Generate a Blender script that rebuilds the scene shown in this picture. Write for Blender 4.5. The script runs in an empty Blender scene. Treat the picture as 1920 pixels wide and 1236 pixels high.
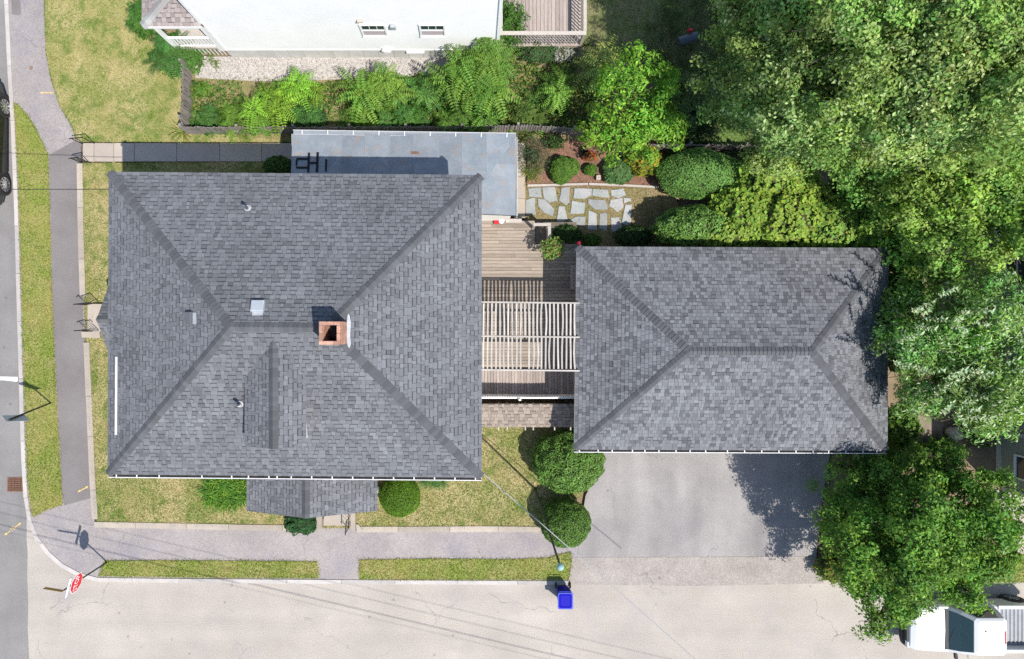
import bpy, math, random
import numpy as np
from mathutils import Vector, Matrix, noise

random.seed(11)
rng = np.random.default_rng(11)
S = bpy.context.scene
C = S.collection

# ------------------------------------------------------------------ camera, sky, sun, exposure
CAM_Z, FOCAL = 29.0, 1280.0          # drone height in metres, focal length in photo pixels
cam = bpy.data.cameras.new('camera')
cam.sensor_width = 36.0
cam.lens = 36.0 * FOCAL / 1920.0
cam.shift_x = 70.0 / 1920.0
cam.shift_y = -3.0 / 1920.0
cam.clip_end = 2000.0
camo = bpy.data.objects.new('camera', cam)
camo.location = (0, 0, CAM_Z)
C.objects.link(camo)
S.camera = camo

SUN = Vector((0.44, -0.44, 1.0)).normalized()      # direction towards the sun
elev = math.asin(SUN.z)
azim = math.atan2(SUN.x, SUN.y)                    # clockwise from +Y
world = bpy.data.worlds.new('World')
S.world = world
world.use_nodes = True
wn = world.node_tree.nodes
wl = world.node_tree.links
sky = wn.new('ShaderNodeTexSky')
sky.sky_type = 'NISHITA'
sky.sun_disc = False
sky.sun_elevation = elev
sky.sun_rotation = azim
sky.air_density = 1.0
sky.dust_density = 0.6
wn['Background'].inputs['Strength'].default_value = 0.15
wl.new(sky.outputs['Color'], wn['Background'].inputs['Color'])

sun = bpy.data.lights.new('sun', 'SUN')
sun.energy = 4.6
sun.angle = math.radians(0.5)
sun.color = (1.0, 0.955, 0.89)
suno = bpy.data.objects.new('sun', sun)
suno.location = SUN * 60
suno.rotation_euler = SUN.to_track_quat('Z', 'Y').to_euler()
C.objects.link(suno)

S.view_settings.view_transform = 'Standard'
S.view_settings.look = 'None'
S.view_settings.gamma = 1.0
S.view_settings.use_curve_mapping = False
S.view_settings.exposure = 0.53
S.cycles.use_denoising = False
S.cycles.max_bounces = 6
S.cycles.transparent_max_bounces = 8


def at(x, y, z=0.0):
    """plan position of a point read off the survey photograph, at a known height"""
    return Vector(((x - 890.0) * (CAM_Z - z) / FOCAL, (615.0 - y) * (CAM_Z - z) / FOCAL, z))


def at2(pts, z):
    return [tuple(at(x, y, z)[:2]) for x, y in pts]


# ------------------------------------------------------------------ materials
def material(name, col, col2=None, scale=2.0, detail=6.0, lo=0.35, hi=0.65, speck=0.0, speckscale=60.0,
             rough=0.85, spec=0.25, bump=0.0, bumpscale=60.0, metal=0.0, objvar=0.0, stretch=None,
             attr=False, transl=0.0, crack=0.0, blotch=None, wash=0.0, washscale=0.4, streak=None, spots=0.0):
    m = bpy.data.materials.new(name)
    m.use_nodes = True
    n, l = m.node_tree.nodes, m.node_tree.links
    b = n['Principled BSDF']
    b.inputs['Roughness'].default_value = rough
    b.inputs['Specular IOR Level'].default_value = spec
    b.inputs['Metallic'].default_value = metal
    tc = n.new('ShaderNodeTexCoord')
    co = tc.outputs['Object']
    oi = n.new('ShaderNodeObjectInfo')
    if objvar:
        a = n.new('ShaderNodeVectorMath'); a.operation = 'MULTIPLY_ADD'
        cmb = n.new('ShaderNodeCombineXYZ')
        for k in range(3):
            l.new(oi.outputs['Random'], cmb.inputs[k])
        l.new(cmb.outputs[0], a.inputs[0])
        a.inputs[1].default_value = (91.7, 37.3, 53.1)
        l.new(co, a.inputs[2])
        co = a.outputs[0]
    if stretch:
        mp = n.new('ShaderNodeMapping')
        mp.inputs['Scale'].default_value = stretch
        l.new(co, mp.inputs['Vector'])
        co = mp.outputs[0]

    def mixc(kind, fac, a, bb):
        x = n.new('ShaderNodeMix'); x.data_type = 'RGBA'; x.blend_type = kind
        for sock, v in ((x.inputs[0], fac), (x.inputs[6], a), (x.inputs[7], bb)):
            if isinstance(v, (int, float)):
                sock.default_value = v
            elif isinstance(v, tuple):
                sock.default_value = v if len(v) == 4 else (*v, 1)
            else:
                l.new(v, sock)
        return x.outputs[2]

    def noisev(sc, det, rgh=0.6, dist=0.0):
        t = n.new('ShaderNodeTexNoise')
        t.inputs['Scale'].default_value = sc
        t.inputs['Detail'].default_value = det
        t.inputs['Roughness'].default_value = rgh
        t.inputs['Distortion'].default_value = dist
        l.new(co, t.inputs['Vector'])
        return t.outputs['Fac']

    def ramp(v, a, bb, o0=0.0, o1=1.0):
        r = n.new('ShaderNodeMapRange')
        r.inputs['From Min'].default_value = a
        r.inputs['From Max'].default_value = bb
        r.inputs['To Min'].default_value = o0
        r.inputs['To Max'].default_value = o1
        l.new(v, r.inputs['Value'])
        return r.outputs[0]

    def grey(v):
        x = n.new('ShaderNodeCombineColor')
        for k in range(3):
            l.new(v, x.inputs[k])
        return x.outputs[0]

    if attr:
        at_ = n.new('ShaderNodeAttribute'); at_.attribute_name = 'col'
        c = at_.outputs['Color']
        if col != (1, 1, 1):
            c = mixc('MULTIPLY', 1.0, c, col)
    else:
        c = None
    if col2 is not None:
        f = ramp(noisev(scale, detail), lo, hi)
        c = mixc('MIX', f, c if c is not None else col, col2)
    elif c is None:
        rgb = n.new('ShaderNodeRGB'); rgb.outputs[0].default_value = (*col, 1)
        c = rgb.outputs[0]
    if blotch:
        bc, bs, bl, bh = blotch
        c = mixc('MIX', ramp(noisev(bs, 4, 0.55, 0.6), bl, bh), c, bc)
    if streak:
        sc_, sv, amp = streak
        mp2 = n.new('ShaderNodeMapping'); mp2.inputs['Scale'].default_value = sv
        l.new(tc.outputs['Object'], mp2.inputs['Vector'])
        t2 = n.new('ShaderNodeTexNoise'); t2.inputs['Scale'].default_value = sc_; t2.inputs['Detail'].default_value = 4
        l.new(mp2.outputs[0], t2.inputs['Vector'])
        c = mixc('MULTIPLY', 1.0, c, grey(ramp(t2.outputs['Fac'], 0.3, 0.7, 1 - amp, 1 + amp)))
    if wash:
        c = mixc('MULTIPLY', 1.0, c, grey(ramp(noisev(washscale, 5, 0.6, 0.4), 0.3, 0.7, 1 - wash, 1 + wash)))
    if spots:
        vs_ = n.new('ShaderNodeTexVoronoi'); vs_.inputs['Scale'].default_value = 0.9
        l.new(co, vs_.inputs['Vector'])
        c = mixc('MULTIPLY', ramp(vs_.outputs['Distance'], 0.035, 0.07, spots, 0.0), c, (0.45, 0.43, 0.42))
    if objvar:
        c = mixc('MULTIPLY', 1.0, c, grey(ramp(oi.outputs['Random'], 0, 1, 1 - objvar, 1 + objvar)))
    if speck:
        c = mixc('MULTIPLY', 1.0, c, grey(ramp(noisev(speckscale, 3, 0.8), 0.25, 0.75, 1 - speck, 1 + speck)))
    if crack:
        v = n.new('ShaderNodeTexVoronoi'); v.feature = 'DISTANCE_TO_EDGE'
        v.inputs['Scale'].default_value = 0.23
        ds = n.new('ShaderNodeTexNoise'); ds.inputs['Scale'].default_value = 1.6; ds.inputs['Detail'].default_value = 5
        l.new(co, ds.inputs['Vector'])
        ad = n.new('ShaderNodeVectorMath'); ad.operation = 'MULTIPLY_ADD'
        l.new(ds.outputs['Color'], ad.inputs[0]); ad.inputs[1].default_value = (0.9, 0.9, 0.9); l.new(co, ad.inputs[2])
        l.new(ad.outputs[0], v.inputs['Vector'])
        line = ramp(v.outputs['Distance'], 0.0, 0.006, 1.0, 0.0)
        mask = ramp(noisev(0.35, 2), 0.5, 0.6)
        mu = n.new('ShaderNodeMath'); mu.operation = 'MULTIPLY'
        l.new(line, mu.inputs[0]); l.new(mask, mu.inputs[1])
        mu2 = n.new('ShaderNodeMath'); mu2.operation = 'MULTIPLY'
        l.new(mu.outputs[0], mu2.inputs[0]); mu2.inputs[1].default_value = crack
        c = mixc('MIX', mu2.outputs[0], c, (0.05, 0.048, 0.045))
    l.new(c, b.inputs['Base Color'])
    if bump:
        bp = n.new('ShaderNodeBump')
        bp.inputs['Strength'].default_value = bump
        bp.inputs['Distance'].default_value = 0.02
        l.new(noisev(bumpscale, 5, 0.7), bp.inputs['Height'])
        l.new(bp.outputs[0], b.inputs['Normal'])
    if transl:
        tr = n.new('ShaderNodeBsdfTranslucent')
        l.new(mixc('MULTIPLY', 1.0, c, (1.25, 1.2, 0.55)), tr.inputs['Color'])
        mx = n.new('ShaderNodeMixShader'); mx.inputs[0].default_value = transl
        l.new(b.outputs[0], mx.inputs[1]); l.new(tr.outputs[0], mx.inputs[2])
        l.new(mx.outputs[0], n['Material Output'].inputs['Surface'])
    return m


MT = dict(
    soil=material('soil', (0.16, 0.115, 0.075), (0.24, 0.18, 0.11), 1.3, speck=0.4, speckscale=40, bump=0.6, bumpscale=30),
    mulch=material('mulch', (0.155, 0.082, 0.055), (0.24, 0.135, 0.09), 2.5, speck=0.55, speckscale=45, bump=0.9, bumpscale=40),
    drybed=material('dry_bed', (0.25, 0.19, 0.105), (0.16, 0.15, 0.06), 1.1, speck=0.5, speckscale=30, bump=0.8, bumpscale=30),
    lawn=material('lawn_turf', (0.225, 0.225, 0.075), (0.35, 0.295, 0.145), 0.8, lo=0.38, hi=0.62, speck=0.45, speckscale=24,
                  bump=0.9, bumpscale=30, blotch=((0.12, 0.165, 0.035), 1.7, 0.5, 0.66)),
    verge=material('verge_turf', (0.19, 0.225, 0.05), (0.28, 0.25, 0.10), 1.2, lo=0.4, hi=0.7, speck=0.45, speckscale=24,
                   bump=0.9, bumpscale=30),
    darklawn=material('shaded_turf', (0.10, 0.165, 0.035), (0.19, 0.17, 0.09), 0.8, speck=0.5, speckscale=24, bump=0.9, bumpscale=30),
    road=material('road_asphalt', (0.18, 0.171, 0.163), (0.215, 0.204, 0.194), 0.6, wash=0.07, streak=(0.5, (2.4, 0.12, 1), 0.07), spots=0.5, speck=0.38, speckscale=30, bump=0.35, bumpscale=70,
                  blotch=((0.165, 0.158, 0.153), 0.35, 0.55, 0.7)),
    street=material('street_asphalt', (0.322, 0.289, 0.249), (0.372, 0.335, 0.290), 0.35, wash=0.06, streak=(0.5, (0.15, 2.2, 1), 0.06), spots=0.5, speck=0.45, speckscale=26, bump=0.4, bumpscale=60,
                    crack=0.5, blotch=((0.315, 0.283, 0.258), 0.5, 0.53, 0.75)),
    walk=material('walk_asphalt', (0.25, 0.223, 0.215), (0.295, 0.265, 0.25), 0.7, wash=0.08, spots=0.5, speck=0.42, speckscale=26, bump=0.4, bumpscale=60,
                  blotch=((0.235, 0.212, 0.22), 0.6, 0.5, 0.68), crack=0.35),
    darkwalk=material('dark_walk_asphalt', (0.155, 0.139, 0.134), (0.185, 0.168, 0.162), 0.7, speck=0.35, speckscale=30, bump=0.35, bumpscale=70),
    drive=material('driveway_asphalt', (0.232, 0.216, 0.206), (0.283, 0.265, 0.252), 0.5, wash=0.07, streak=(0.55, (2.2, 0.22, 1), 0.09), spots=0.5, speck=0.45, speckscale=26, bump=0.4, bumpscale=60,
                   blotch=((0.212, 0.199, 0.195), 0.45, 0.52, 0.7), crack=0.3),
    apron=material('apron_asphalt', (0.255, 0.226, 0.202), (0.31, 0.277, 0.248), 0.8, wash=0.1, washscale=1.2, spots=0.6, speck=0.5, speckscale=24, bump=0.5, bumpscale=50, crack=0.5),
    kerb=material('kerb_granite', (0.42, 0.38, 0.35), (0.35, 0.33, 0.31), 2.0, speck=0.25, speckscale=60, objvar=0.14, bump=0.3),
    edging=material('edging_concrete', (0.37, 0.315, 0.255), (0.30, 0.265, 0.225), 1.5, speck=0.2, speckscale=30, objvar=0.14, bump=0.4, bumpscale=25),
    concrete=material('walk_concrete', (0.38, 0.325, 0.265), (0.33, 0.285, 0.24), 1.2, speck=0.14, speckscale=40, objvar=0.07, bump=0.25),
    shingle=material('asphalt_shingle', (1, 1, 1), attr=True, speck=0.34, speckscale=60, wash=0.13, washscale=0.5, streak=(0.8, (1.0, 1.0, 1.0), 0.05), rough=0.95, spec=0.12, bump=0.35, bumpscale=150),
    roofdeck=material('roof_underlay', (0.05, 0.05, 0.055), rough=0.9),
    siding=material('white_siding', (0.73, 0.73, 0.715), (0.68, 0.68, 0.66), 0.9, rough=0.55, speck=0.03),
    foundation=material('painted_block', (0.58, 0.57, 0.54), (0.50, 0.49, 0.46), 1.4, speck=0.1, objvar=0.07, bump=0.3, bumpscale=25),
    greige=material('house_siding', (0.62, 0.60, 0.55), (0.58, 0.56, 0.52), 1.0, rough=0.6),
    sage=material('sage_siding', (0.27, 0.30, 0.255), (0.24, 0.27, 0.23), 1.2, rough=0.6),
    trim=material('white_trim', (0.80, 0.80, 0.78), (0.74, 0.73, 0.71), 3.0, rough=0.5),
    greytrim=material('grey_trim', (0.50, 0.51, 0.49), (0.44, 0.45, 0.43), 3.0, rough=0.6),
    glass=material('window_glass', (0.03, 0.045, 0.045), rough=0.08, spec=0.6),
    screen=material('window_blind', (0.42, 0.36, 0.36), rough=0.7),
    brick=material('chimney_brick', (0.33, 0.165, 0.11), (0.43, 0.25, 0.18), 9.0, objvar=0.3, speck=0.2, speckscale=60, bump=0.4, bumpscale=60),
    mortar=material('mortar', (0.44, 0.40, 0.36), rough=0.95, speck=0.2),
    soot=material('flue_soot', (0.012, 0.01, 0.009), rough=1.0),
    blueroof=material('membrane_roof', (0.165, 0.19, 0.215), (0.22, 0.243, 0.265), 1.6, objvar=0.14, speck=0.28, speckscale=30, rough=0.7,
                      blotch=((0.235, 0.20, 0.18), 2.6, 0.54, 0.72), bump=0.25, bumpscale=12),
    seam=material('roof_seam', (0.22, 0.245, 0.268), (0.185, 0.21, 0.235), 5.0, rough=0.7, speck=0.2),
    tar=material('black_tar', (0.008, 0.008, 0.009), rough=0.5, bump=0.5, bumpscale=30),
    gutter=material('gutter_metal', (0.58, 0.58, 0.57), (0.50, 0.50, 0.49), 4.0, rough=0.45),
    darkfill=material('gutter_shade', (0.012, 0.012, 0.014), (0.03, 0.026, 0.022), 6.0, rough=1.0),  # near-black tone for painted shade inside gutters, also dark sign marks
    galv=material('galvanised', (0.46, 0.48, 0.50), (0.40, 0.42, 0.44), 5.0, rough=0.45, metal=0.3),
    flash=material('white_flashing', (0.38, 0.39, 0.405), (0.29, 0.30, 0.315), 9.0, rough=0.6),
    darkmetal=material('dark_vent_metal', (0.10, 0.105, 0.115), rough=0.6),
    deck=material('weathered_deck', (0.235, 0.195, 0.158), (0.30, 0.252, 0.206), 1.5, stretch=(1.2, 14, 14), objvar=0.2, speck=0.24, speckscale=10,
                  bump=0.3, blotch=((0.27, 0.21, 0.16), 1.2, 0.62, 0.75)),
    deckns=material('grey_deck', (0.28, 0.235, 0.21), (0.36, 0.305, 0.275), 1.5, stretch=(14, 1.2, 14), objvar=0.2, speck=0.26, speckscale=10,
                    bump=0.3, blotch=((0.26, 0.21, 0.185), 1.2, 0.6, 0.75)),
    rail=material('pale_rail_wood', (0.42, 0.375, 0.33), (0.35, 0.315, 0.285), 2.0, stretch=(4, 4, 4), objvar=0.08, speck=0.12, speckscale=20),
    slat=material('white_pergola_wood', (0.43, 0.405, 0.37), (0.34, 0.315, 0.285), 2.0, objvar=0.16, speck=0.08, speckscale=20),
    picket=material('weathered_picket', (0.27, 0.24, 0.215), (0.185, 0.165, 0.15), 2.0, stretch=(8, 8, 1.5), objvar=0.2, speck=0.2, speckscale=12),
    whitepicket=material('white_picket', (0.74, 0.72, 0.70), rough=0.6, objvar=0.06),
    darkwood=material('dark_wood', (0.10, 0.085, 0.07), (0.14, 0.115, 0.09), 3, objvar=0.15, speck=0.2),
    iron=material('wrought_iron', (0.018, 0.017, 0.016), rough=0.5, spec=0.4),
    rust=material('rusty_iron', (0.20, 0.105, 0.065), (0.14, 0.075, 0.05), 9, rough=0.8, speck=0.3),
    pit=material('drain_dark', (0.015, 0.012, 0.01), rough=1.0),
    whitepaint=material('road_paint', (0.78, 0.78, 0.77), (0.66, 0.66, 0.64), 6, rough=0.7, speck=0.1),
    yellowpaint=material('utility_paint', (0.62, 0.42, 0.13), (0.52, 0.36, 0.14), 9, rough=0.8, speck=0.25),
    flag=material('flagstone', (0.245, 0.265, 0.262), (0.30, 0.318, 0.31), 1.6, objvar=0.17, speck=0.14, speckscale=20, bump=0.3, bumpscale=14,
                  blotch=((0.34, 0.32, 0.335), 1.5, 0.5, 0.7)),
    gravel=material('white_gravel', (1, 1, 1), attr=True, rough=0.9),
    gravelbase=material('gravel_base', (0.36, 0.32, 0.285), (0.44, 0.40, 0.365), 6, speck=0.5, speckscale=30, bump=0.8, bumpscale=30),
    leaf=material('leaf', (1, 1, 1), attr=True, rough=0.55, spec=0.2, transl=0.36),
    waxleaf=material('waxy_leaf', (1, 1, 1), attr=True, rough=0.45, spec=0.28, transl=0.2),
    blade=material('grass_blade', (1, 1, 1), attr=True, rough=0.75, spec=0.15, transl=0.25),
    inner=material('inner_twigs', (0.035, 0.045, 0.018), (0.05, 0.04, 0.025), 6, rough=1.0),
    bark=material('bark', (0.13, 0.10, 0.075), (0.09, 0.07, 0.055), 5, stretch=(3, 3, 0.6), rough=0.95, speck=0.3, bump=0.8, bumpscale=20),
    bluebin=material('blue_plastic', (0.007, 0.008, 0.26), rough=0.6, spec=0.12),
    bluelid=material('blue_lid', (0.006, 0.004, 0.30), rough=0.55, spec=0.1, speck=0.08, speckscale=14),
    bluerim=material('pale_blue_plastic', (0.03, 0.05, 0.40), rough=0.5),
    rubber=material('tyre_rubber', (0.02, 0.02, 0.021), rough=0.85),
    black=material('black_car_paint', (0.008, 0.012, 0.010), rough=0.15, spec=0.6),
    whitecar=material('white_car_paint', (0.56, 0.57, 0.575), rough=0.25, spec=0.5),
    plastic=material('dark_plastic', (0.03, 0.03, 0.032), rough=0.6),
    chrome=material('alloy', (0.55, 0.56, 0.58), rough=0.28, metal=0.9),
    carglass=material('car_glass', (0.02, 0.045, 0.045), rough=0.04, spec=0.8),
    lampglass=material('headlamp', (0.6, 0.62, 0.64), rough=0.1, spec=0.7),
    redlamp=material('tail_lamp', (0.35, 0.015, 0.012), rough=0.2),
    stopred=material('stop_red', (0.56, 0.016, 0.030), rough=0.45),
    signwhite=material('sign_white', (0.82, 0.82, 0.82), rough=0.5),
    signback=material('sign_back', (0.52, 0.53, 0.52), (0.46, 0.47, 0.46), 6, rough=0.5),
    signbrown=material('sign_brown', (0.42, 0.25, 0.05), rough=0.5),
    signblue=material('sign_navy', (0.03, 0.045, 0.10), rough=0.5),
    signprint=material('sign_print', (0.22, 0.25, 0.33), rough=0.5),
    postgreen=material('dark_green_post', (0.022, 0.028, 0.02), rough=0.6),
    patina=material('patina_ball', (0.25, 0.42, 0.38), (0.20, 0.35, 0.32), 20, rough=0.4),
    cable=material('grey_cable', (0.33, 0.33, 0.33), rough=0.6),
    darkcable=material('black_cable', (0.02, 0.02, 0.02), rough=0.7),
    red=material('red_plastic', (0.55, 0.02, 0.03), rough=0.4),
    white=material('white_plastic', (0.8, 0.8, 0.79), rough=0.4),
    pot=material('dark_pot', (0.02, 0.022, 0.022), rough=0.6),
    terracotta=material('terracotta', (0.40, 0.17, 0.10), rough=0.8),
    stone=material('pale_stone', (0.46, 0.41, 0.34), (0.38, 0.34, 0.29), 6, speck=0.2, bump=0.4),
    bedliner=material('bed_liner', (0.20, 0.21, 0.225), (0.25, 0.26, 0.275), 3, rough=0.5, speck=0.1),
    slate=material('blue_grey_metal', (0.05, 0.065, 0.085), (0.065, 0.08, 0.10), 4, rough=0.45, spec=0.4),
    tanpatio=material('tan_patio', (0.25, 0.20, 0.155), (0.18, 0.145, 0.11), 2, speck=0.3, speckscale=30, bump=0.5, bumpscale=30),
)


# ------------------------------------------------------------------ mesh helpers
class MB:
    def __init__(self):
        self.v, self.f, self.c = [], [], []

    def add(self, verts, faces, col=None):
        o = len(self.v)
        self.v += [tuple(p) for p in verts]
        self.f += [tuple(i + o for i in q) for q in faces]
        self.c += [col] * len(faces)
        return self

    def box(self, c, s, rz=0.0, taper=1.0, col=None):
        cx, cy, cz = c
        hx, hy, hz = s[0] / 2, s[1] / 2, s[2] / 2
        co, si = math.cos(rz), math.sin(rz)
        vs = []
        for z, k in ((-hz, 1.0), (hz, taper)):
            for x, y in ((-hx, -hy), (hx, -hy), (hx, hy), (-hx, hy)):
                x, y = x * k, y * k
                vs.append((cx + x * co - y * si, cy + x * si + y * co, cz + z))
        return self.add(vs, [(3, 2, 1, 0), (4, 5, 6, 7), (0, 1, 5, 4), (1, 2, 6, 5), (2, 3, 7, 6), (3, 0, 4, 7)], col)

    def prism(self, poly, z0, z1, bevel=0.0):
        a = sum(poly[i][0] * poly[(i + 1) % len(poly)][1] - poly[(i + 1) % len(poly)][0] * poly[i][1] for i in range(len(poly)))
        if a < 0:
            poly = poly[::-1]
        n = len(poly)
        if bevel:
            cx = sum(p[0] for p in poly) / n; cy = sum(p[1] for p in poly) / n
            ins = []
            for x, y in poly:
                d = math.hypot(x - cx, y - cy) or 1
                k = max(0.0, 1 - bevel / d)
                ins.append((cx + (x - cx) * k, cy + (y - cy) * k))
            vs = [(x, y, z0) for x, y in poly] + [(x, y, z1 - bevel * 0.6) for x, y in poly] + [(x, y, z1) for x, y in ins]
            fs = [tuple(range(n - 1, -1, -1)), tuple(range(2 * n, 3 * n))]
            for k in range(2):
                fs += [(k * n + i, k * n + (i + 1) % n, (k + 1) * n + (i + 1) % n, (k + 1) * n + i) for i in range(n)]
            return self.add(vs, fs)
        vs = [(x, y, z0) for x, y in poly] + [(x, y, z1) for x, y in poly]
        fs = [tuple(range(n - 1, -1, -1)), tuple(range(n, 2 * n))]
        fs += [(i, (i + 1) % n, n + (i + 1) % n, n + i) for i in range(n)]
        return self.add(vs, fs)

    def slab(self, pts, th):
        """flat polygon of 3-D points thickened downwards"""
        n = len(pts)
        vs = [tuple(p) for p in pts] + [(p[0], p[1], p[2] - th) for p in pts]
        fs = [tuple(range(n)), tuple(range(2 * n - 1, n - 1, -1))]
        fs += [(i, n + i, n + (i + 1) % n, (i + 1) % n) for i in range(n)]
        return self.add(vs, fs)

    def tube(self, pts, r, n=8, cap=True):
        pts = [Vector(p) for p in pts]
        rs = r if isinstance(r, (list, tuple)) else [r] * len(pts)
        rings = []
        for i, p in enumerate(pts):
            d = (pts[min(i + 1, len(pts) - 1)] - pts[max(i - 1, 0)]).normalized()
            u = d.cross(Vector((0, 0, 1)))
            if u.length < 1e-3:
                u = Vector((1, 0, 0))
            u.normalize(); w = d.cross(u)
            rings.append([p + (u * math.cos(2 * math.pi * k / n) + w * math.sin(2 * math.pi * k / n)) * rs[i] for k in range(n)])
        vs = [q for rr in rings for q in rr]
        fs = []
        for i in range(len(pts) - 1):
            for k in range(n):
                fs.append((i * n + k, i * n + (k + 1) % n, (i + 1) * n + (k + 1) % n, (i + 1) * n + k))
        if cap:
            fs += [tuple(range(n - 1, -1, -1)), tuple(range((len(pts) - 1) * n, len(pts) * n))]
        return self.add(vs, fs)

    def loft(self, rings, cap=True):
        n = len(rings[0])
        vs = [q for r in rings for q in r]
        fs = []
        for i in range(len(rings) - 1):
            for k in range(n):
                fs.append((i * n + k, i * n + (k + 1) % n, (i + 1) * n + (k + 1) % n, (i + 1) * n + k))
        if cap:
            fs += [tuple(range(n - 1, -1, -1)), tuple(range((len(rings) - 1) * n, len(rings) * n))]
        return self.add(vs, fs)

    def lathe(self, c, prof, n=16):
        return self.loft([[(c[0] + r * math.cos(2 * math.pi * k / n), c[1] + r * math.sin(2 * math.pi * k / n), c[2] + z)
                           for k in range(n)] for r, z in prof])

    def mesh(self, name):
        me = bpy.data.meshes.new(name)
        me.from_pydata(self.v, [], self.f)
        if any(c is not None for c in self.c):
            a = me.attributes.new('col', 'FLOAT_COLOR', 'FACE')
            buf = []
            for c in self.c:
                buf += [*(c or (1, 1, 1)), 1.0]
            a.data.foreach_set('color', buf)
        me.update()
        return me


def put(name, me, mat, parent=None, matrix=None, smooth=False, kind=None):
    """link one mesh object; me may be an MB or a mesh"""
    if isinstance(me, MB):
        me = me.mesh(name)
    if mat is not None and not me.materials:
        me.materials.append(MT[mat] if isinstance(mat, str) else mat)
    if smooth:
        me.polygons.foreach_set('use_smooth', [True] * len(me.polygons))
    o = bpy.data.objects.new(name, me)
    C.objects.link(o)
    if parent is not None:
        o.parent = parent
        if parent.type == 'EMPTY':
            o.matrix_parent_inverse = Matrix.Translation(-Vector(parent.location))
    if matrix is not None:
        o.matrix_basis = matrix
    if kind:
        o['kind'] = kind
    return o


def thing(name, label, cat, loc, group=None):
    o = bpy.data.objects.new(name, None)
    o.empty_display_size = 0.3
    o.location = loc
    C.objects.link(o)
    tag(o, label, cat, group)
    return o


def tag(o, label, cat, group=None):
    o['label'] = label
    o['category'] = cat
    if group:
        o['group'] = group
    return o


def struct(name, mb, mat):
    o = put(name, mb, mat)
    o['kind'] = 'structure'
    return o


def along(poly, step):
    """points and directions every step metres along a polyline of 2-D points"""
    out = []
    carry = 0.0
    for a, b in zip(poly[:-1], poly[1:]):
        a, b = Vector(a), Vector(b)
        L = (b - a).length
        d = (b - a) / L
        t = carry
        while t < L:
            out.append((a + d * t, d))
            t += step
        carry = t - L
    return out


def stones_along(poly, width, length, z0, z1, name, parent, mat, gap=0.012, jitter=0.15):
    """separate kerb or edging stones laid end to end along a polyline"""
    pl = [Vector(p) for p in poly]
    # resample
    cum = [0.0]
    for a, b in zip(pl[:-1], pl[1:]):
        cum.append(cum[-1] + (b - a).length)

    def pos(t):
        t = min(max(t, 0), cum[-1])
        for i in range(len(pl) - 1):
            if t <= cum[i + 1] + 1e-9:
                k = (t - cum[i]) / (cum[i + 1] - cum[i])
                return pl[i].lerp(pl[i + 1], k), (pl[i + 1] - pl[i]).normalized()
        return pl[-1], (pl[-1] - pl[-2]).normalized()
    t = 0.0
    while t < cum[-1] - 0.05:
        L = length * (1 + random.uniform(-jitter, jitter))
        e = min(t + L, cum[-1])
        ts = [t + gap / 2] + [c for c in cum if t + 0.05 < c < e - 0.05] + [e - gap / 2]
        lft, rgt = [], []
        for q in ts:
            p, d = pos(q)
            p0, d0 = pos(q - 0.05); p1, d1 = pos(q + 0.05)
            d = (d0 + d1).normalized()
            nrm = Vector((-d.y, d.x))
            lft.append(tuple(p + nrm * width / 2)); rgt.append(tuple(p - nrm * width / 2))
        dz = random.uniform(-0.006, 0.006)
        put(name, MB().prism(rgt + lft[::-1], z0, z1 + dz, bevel=0.012), mat, parent)
        t = e

# ------------------------------------------------------------------ ground, roads, pavements
struct('ground', MB().box((0, 0, -0.55), (240, 240, 1.0)), 'soil')
ZR, ZW, ZV, ZL = 0.0, 0.10, 0.125, 0.22      # road, pavement, verge turf, garden turf

kerb_line = [(12, -90), (14, 0), (20, 130), (26, 230), (33, 400), (37, 560), (41, 700), (46, 860), (50, 930), (57, 975), (70, 1008),
             (92, 1037), (118, 1060), (150, 1077), (185, 1086), (300, 1087.5), (640, 1090), (1066, 1092)]
kl = at2(kerb_line, 0.05)

# main road on the west, side street on the south
far_w, far_s = at(-1400, 0)[0], at(0, 2600)[1]
joint_px = [(50, 960), (50, 1010), (52, 1040), (51, 1080), (53, 1130), (52, 1180), (55, 1236), (56, 1500)]
road_poly = [(far_w, 34.0)] + [(kl[0][0] + 0.05, 34.0)] + kl[:9] + at2(joint_px, 0.0) + [(at(56, 1500)[0], -60.0), (far_w, -60.0)]
struct('road', MB().prism(road_poly, -0.3, ZR - 0.004), 'road')
street_poly = at2([(47, 940)] + joint_px, 0) + [(at(56, 1500)[0], -24.0), (80.0, -24.0), (80.0, at(0, 1090)[1]), *at2([(1540, 1088), (1066, 1090)], 0)] + kl[::-1][0:10]
struct('side_street', MB().prism(street_poly, -0.3, ZR), 'street')

# pavement wrapping the corner
pave = [tuple(Vector(p)) for p in kl] + at2([(1068, 1046), (1085, 1045), (1085, 985), (1010, 980), (178, 970), (160, 640), (150, 300), (153, 262),
                                            (142, 262), (136, 240), (112, 200), (96, 150), (86, 100), (82, 0), (80, -90)], ZW)
struct('pavement', MB().prism(pave, -0.3, ZW), 'walk')
dark = at2([(92, 291), (140, 264), (152, 270), (150, 420), (155, 560), (158, 640), (168, 820), (170, 934), (120, 948), (117, 930), (108, 760), (98, 560), (95, 400)], ZW)
struct('pavement_resurfaced_strip', MB().prism(dark, ZW - 0.05, ZW + 0.005), 'darkwalk')
patch = at2([(21, -6), (37, -4), (40, 25), (36, 29), (23, 27)], ZW)
struct('pavement_patch', MB().prism(patch, ZW - 0.05, ZW + 0.004), 'darkwalk')

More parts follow.
